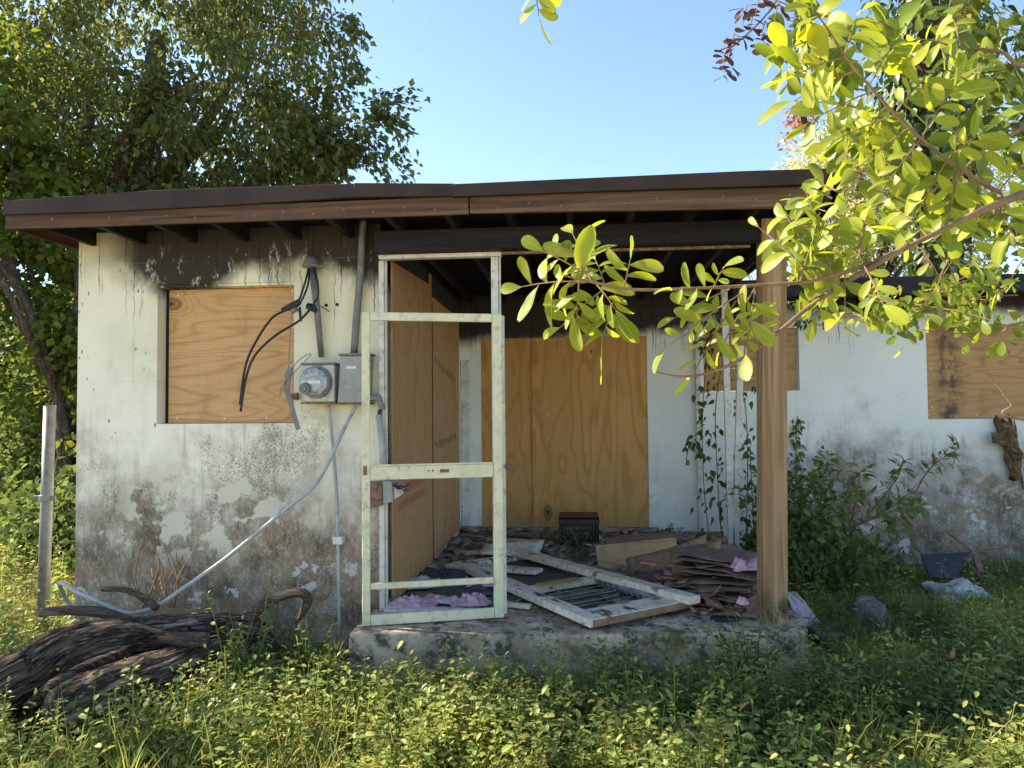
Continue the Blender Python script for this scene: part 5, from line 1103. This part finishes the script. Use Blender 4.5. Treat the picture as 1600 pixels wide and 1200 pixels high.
gplant('tall_weed', 'upright leafy weed with big top leaves left of the thin conduit', 'weed', 480, 1060, .02, .36, 4, .07, 10, LW, 'lf_weed', cap=45, spread=.06)
gplant('broad_weed', 'broad leaved pale green weed in the right foreground', 'weed', 1410, 1120, .02, .26, 9, .10, 6, LW, 'lf_weed', cap=60, spread=.16)
gplant('broad_weed', 'broad leaved weed right of the tall spiky weed', 'weed', 1075, 1130, .02, .30, 6, .085, 7, LW, 'lf_weed', cap=50, spread=.1)
gplant('small_sprout', 'tiny dark sprout growing on the porch floor by the rear wall', 'sprout', 1050, 838, .33, .16, 3, .06, 6, LVN, 'lf_shade', cap=20, spread=.05)
gplant('crate_weed', 'thin dark weed growing in front of the milk crate', 'weed', 905, 872, .33, .26, 8, .05, 12, LVN, 'lf_shade', cap=100, spread=.12)

# --- ground cover: stuff
def herb(h, n, s0):
    P = []; D = []; N = []; S_ = []; a0 = rng.uniform(0, 6.28); lean = rng.normal(0, .18, 2)
    for j in range(n):
        u = .15+.85*j/(n-1); an = a0+j*2.4; z = h*u; c0_ = np.array([lean[0]*z, lean[1]*z, z]); d = np.array([math.cos(an), math.sin(an), rng.uniform(-.1, .5)+(.9 if j == n-1 else 0)])
        P.append(c0_+d*.012); D.append(d); N.append(UP+rng.normal(0, .3, 3)); S_.append(s0*rng.uniform(.7, 1.2)*(1.1-.45*u))
    v, f = scatter(WL[0], WL[1], np.array(P), frames(np.array(D), np.array(N)), np.array(S_))
    sv = np.array([(-.0022, 0, 0), (.0022, 0, 0), (lean[0]*h+.001, lean[1]*h, h), (lean[0]*h-.001, lean[1]*h, h), (0, -.0022, 0), (0, .0022, 0)]); sf = np.array([(0, 1, 2), (0, 2, 3), (4, 5, 2)])
    return cat([(v, f), (sv, sf)])
WL = leaf_grid([.03, .22, .2, 0], .25, .22)
def blade(n, h, spread, wd=.0045):
    Vs = []; Fs = []; b0 = 0
    for k in range(n):
        a = rng.uniform(0, 6.28); d = np.array([math.cos(a), math.sin(a)]); sd4 = np.array([-d[1], d[0]]); hh = h*rng.uniform(.5, 1.15); ln = spread*rng.uniform(.3, 1.3)*hh; o = rng.normal(0, .02, 2)
        for i, t in enumerate((0, .35, .7, 1)):
            c0_ = o+d*ln*t*t; z = hh*(t-.28*t**3*(ln/hh)); ww = wd*(1-t)**.6 if t < 1 else .0002
            Vs += [(*(c0_+sd4*ww), z), (*(c0_-sd4*ww), z)]
        for i in range(3): q = b0+2*i; Fs += [(q, q+1, q+3), (q, q+3, q+2)]
        b0 += 8
    return np.array(Vs), np.array(Fs)
def clear(x, y, m=.0):
    """True where plants may root: outside house, slab, logs"""
    if y > 4.60-m and -3.45-m < x < 1.66+m: return False
    if y > 4.10+.12*(x+1.3)/2.6-m and -1.36-m < x < 1.66+m: return False
    if y > 7.66: return x < -3.5
    for p in LOGP:
        if (p[0]-x)**2+(p[1]-y)**2 < .028: return False
    return True
LOGP = [(p.x, p.y) for p in up]+[(p.x, p.y) for p in lo]
def spread(n, x0, x1, y0, y1, dens=None, m=.02):
    out = []
    while len(out) < n:
        x = rng.uniform(x0, x1); y = rng.uniform(y0, y1)
        if abs(x+.087*y) > .80*y+.35: 
            if rng.random() > .25: continue
        if not clear(x, y, m): 
            n -= .0; continue
        if dens and rng.random() > dens(x, y): continue
        out.append((x, y, gz(x, y)-.01))
    return np.array(out)
def plantfield(name, mat, kinds, P, smin, smax):
    parts = []; which = rng.integers(0, len(kinds), len(P))
    for k, (v, f) in enumerate(kinds):
        Q_ = P[which == k]
        if not len(Q_): continue
        a = rng.uniform(0, 6.28, len(Q_)); Rm = np.zeros((len(Q_), 3, 3)); Rm[:, 0, 0] = np.cos(a); Rm[:, 0, 1] = -np.sin(a); Rm[:, 1, 0] = np.sin(a); Rm[:, 1, 1] = np.cos(a); Rm[:, 2, 2] = 1
        parts.append(scatter(v, f, Q_, Rm, rng.uniform(smin, smax, len(Q_))))
    return foliage(name, parts, mat, None)
def frond_weed(n, ln, s0):
    P = []; D = []; N = []; S_ = []
    for k in range(n):
        a = k*2.4+rng.uniform(-.5, .5); d = np.array([math.cos(a), math.sin(a), 0]); sd5 = np.array([-d[1], d[0], 0]); up_ = rng.uniform(.5, 1.3); l_ = ln*rng.uniform(.7, 1.2)
        for j in range(9):
            t = .2+.8*j/8; p = d*l_*t*.8+UP*l_*up_*(t-.55*t*t)
            for sg in (-1, 1): P.append(p); D.append(sd5*sg+d*.5+UP*.1); N.append(UP+rng.normal(0, .25, 3)); S_.append(s0*(1.1-.5*abs(t-.5))*rng.uniform(.8, 1.15))
    return scatter(DIAM_V, DIAM_F, np.array(P), frames(np.array(D), np.array(N)), np.stack([np.array(S_), np.array(S_)*.8, np.array(S_)], 1))
def dead_stalk():
    vs = []; fs = []
    for k in range(int(rng.integers(2, 5))):
        a = rng.uniform(0, 6.28); d = np.array([math.cos(a), math.sin(a), 0])*rng.uniform(.1, .35)+UP*rng.uniform(.03, .3); sd6 = np.array([-d[1], d[0], 0]); sd6 = sd6/np.linalg.norm(sd6)*.0022; o = np.array([*rng.normal(0, .03, 2), 0.0]); b0 = len(vs)
        for t in (0, .5, 1): c0_ = o+d*t+np.array([0, 0, -.06*t*t]); vs += [c0_+sd6*(1-.6*t), c0_-sd6*(1-.6*t)]
        fs += [(b0, b0+1, b0+3), (b0, b0+3, b0+2), (b0+2, b0+3, b0+5), (b0+2, b0+5, b0+4)]
    return np.array(vs), np.array(fs)
nz = lambda x, y, s, o: mnoise.noise(Vector((x*s+o, y*s, o)))
herbs = [herb(rng.uniform(.16, .36), int(rng.integers(12, 22)), rng.uniform(.042, .07)) for _ in range(14)]
low = [herb(rng.uniform(.03, .08), int(rng.integers(5, 9)), rng.uniform(.03, .055)) for _ in range(8)]
tuft = [blade(int(rng.integers(14, 26)), rng.uniform(.16, .30), rng.uniform(.5, .9)) for _ in range(8)]; long_ = [blade(int(rng.integers(10, 18)), rng.uniform(.30, .46), rng.uniform(.5, .8), .0052) for _ in range(6)]
short = [blade(int(rng.integers(20, 34)), rng.uniform(.06, .13), rng.uniform(.6, 1.1), .003) for _ in range(6)]
plantfield('weed_cover', 'lf_weed', herbs, spread(2700, -3.6, 5.6, 2.7, 7.6, lambda x, y: min(1, max(.02, .50+2.6*nz(x, y, 1.3, 3)))*(1 if y < 5.3 else .12)), .6, 1.25)
edge = spread(260, -1.5, 1.6, 3.7, 4.25, None, .02)
plantfield('edge_weed_cover', 'lf_weed', herbs, edge, .4, .95)
plantfield('low_weed_cover', 'lf_weed', low, spread(5200, -4.2, 5.8, 2.6, 7.6, lambda x, y: min(1, max(.08, .62+1.7*nz(x, y, 1.5, 7)))), .7, 1.35)
plantfield('grass', 'lf_grass', tuft, spread(520, -4.5, 6, 2.7, 5.6, lambda x, y: min(1, max(.05, (.35 if x < 1.2 else .8)+1.6*nz(x, y, .9, 11)))), .6, 1.2)
plantfield('long_grass', 'lf_grass', long_, spread(70, -2.6, -.7, 3.0, 4.5), .7, 1.1)
plantfield('short_grass', 'lf_grass', short, spread(3600, -9, 8, 2.6, 11, None), .7, 1.4)
plantfield('right_grass', 'lf_grass', tuft, spread(900, 1.7, 6.4, 4.4, 6.1), .5, 1.0); plantfield('rear_grass', 'lf_grass', short, spread(420, 1.7, 6.4, 6.0, 7.6), .6, 1.1)
plantfield('sunny_grass', 'lf_grass', tuft+short, spread(900, -7.5, -3.5, 4.2, 9.5), .6, 1.1); plantfield('left_weeds', 'lf_weed', herbs, spread(500, -7.5, -3.5, 4.4, 9.5), .8, 1.6)
broad = [herb(rng.uniform(.08, .22), int(rng.integers(5, 9)), rng.uniform(.065, .10)) for _ in range(8)]
plantfield('broad_weed_cover', 'lf_weed', broad, spread(520, -3.6, 5.0, 2.7, 5.4, lambda x, y: max(.05, .4+1.8*nz(x, y, 1.7, 23))), .6, 1.2)
plantfield('frond_weed_cover', 'lf_weed', [frond_weed(int(rng.integers(5, 9)), rng.uniform(.14, .26), rng.uniform(.022, .034)) for _ in range(8)], spread(620, -2.6, 5.6, 2.7, 5.6, lambda x, y: max(.03, .35+2.0*nz(x, y, 1.2, 31))), .7, 1.3)
plantfield('dead_stalks', 'lf_straw', [dead_stalk() for _ in range(12)], spread(420, -3.6, 5.6, 2.7, 6.8), .7, 1.3)
plantfield('left_straw', 'lf_straw', short+tuft, spread(700, -7.5, -3.5, 4.2, 7.5), .6, 1.1)
plantfield('straw', 'lf_straw', short, spread(420, -5, 5, 2.7, 7.5, lambda x, y: max(.05, 2.5*nz(x, y, 1.1, 41))), .6, 1.1)
P = spread(5200, -5, 6, 2.5, 8); s = rng.uniform(.02, .055, len(P))
foliage('leaf_litter', [scatter(DIAM_V, DIAM_F, P+np.array([0, 0, .012]), frames(rng.normal(0, 1, (len(P), 3))*np.array([1, 1, .25]), unit(UP+rng.normal(0, .35, (len(P), 3)))), np.stack([s, s*.9, s*2], 1))], 'litter', None)
P = spread(200, -2.5, 5, 3.0, 7, lambda x, y: .5+nz(x, y, 1.6, 2)); P[:, 2] += rng.uniform(.14, .26, len(P)); s = rng.uniform(.004, .007, len(P))
foliage('tiny_white_flowers', [scatter(np.array([(0, 0, 0), (1, .5, .2), (1, -.5, .2), (-1, .5, .2), (-1, -.5, .2), (0, 0, .3)], float), np.array([(0, 1, 2), (0, 3, 4), (5, 1, 3), (5, 2, 4)]), P, frames(rng.normal(0, 1, (len(P), 3)), unit(UP+rng.normal(0, .4, (len(P), 3)))), s)], 'flower', None)
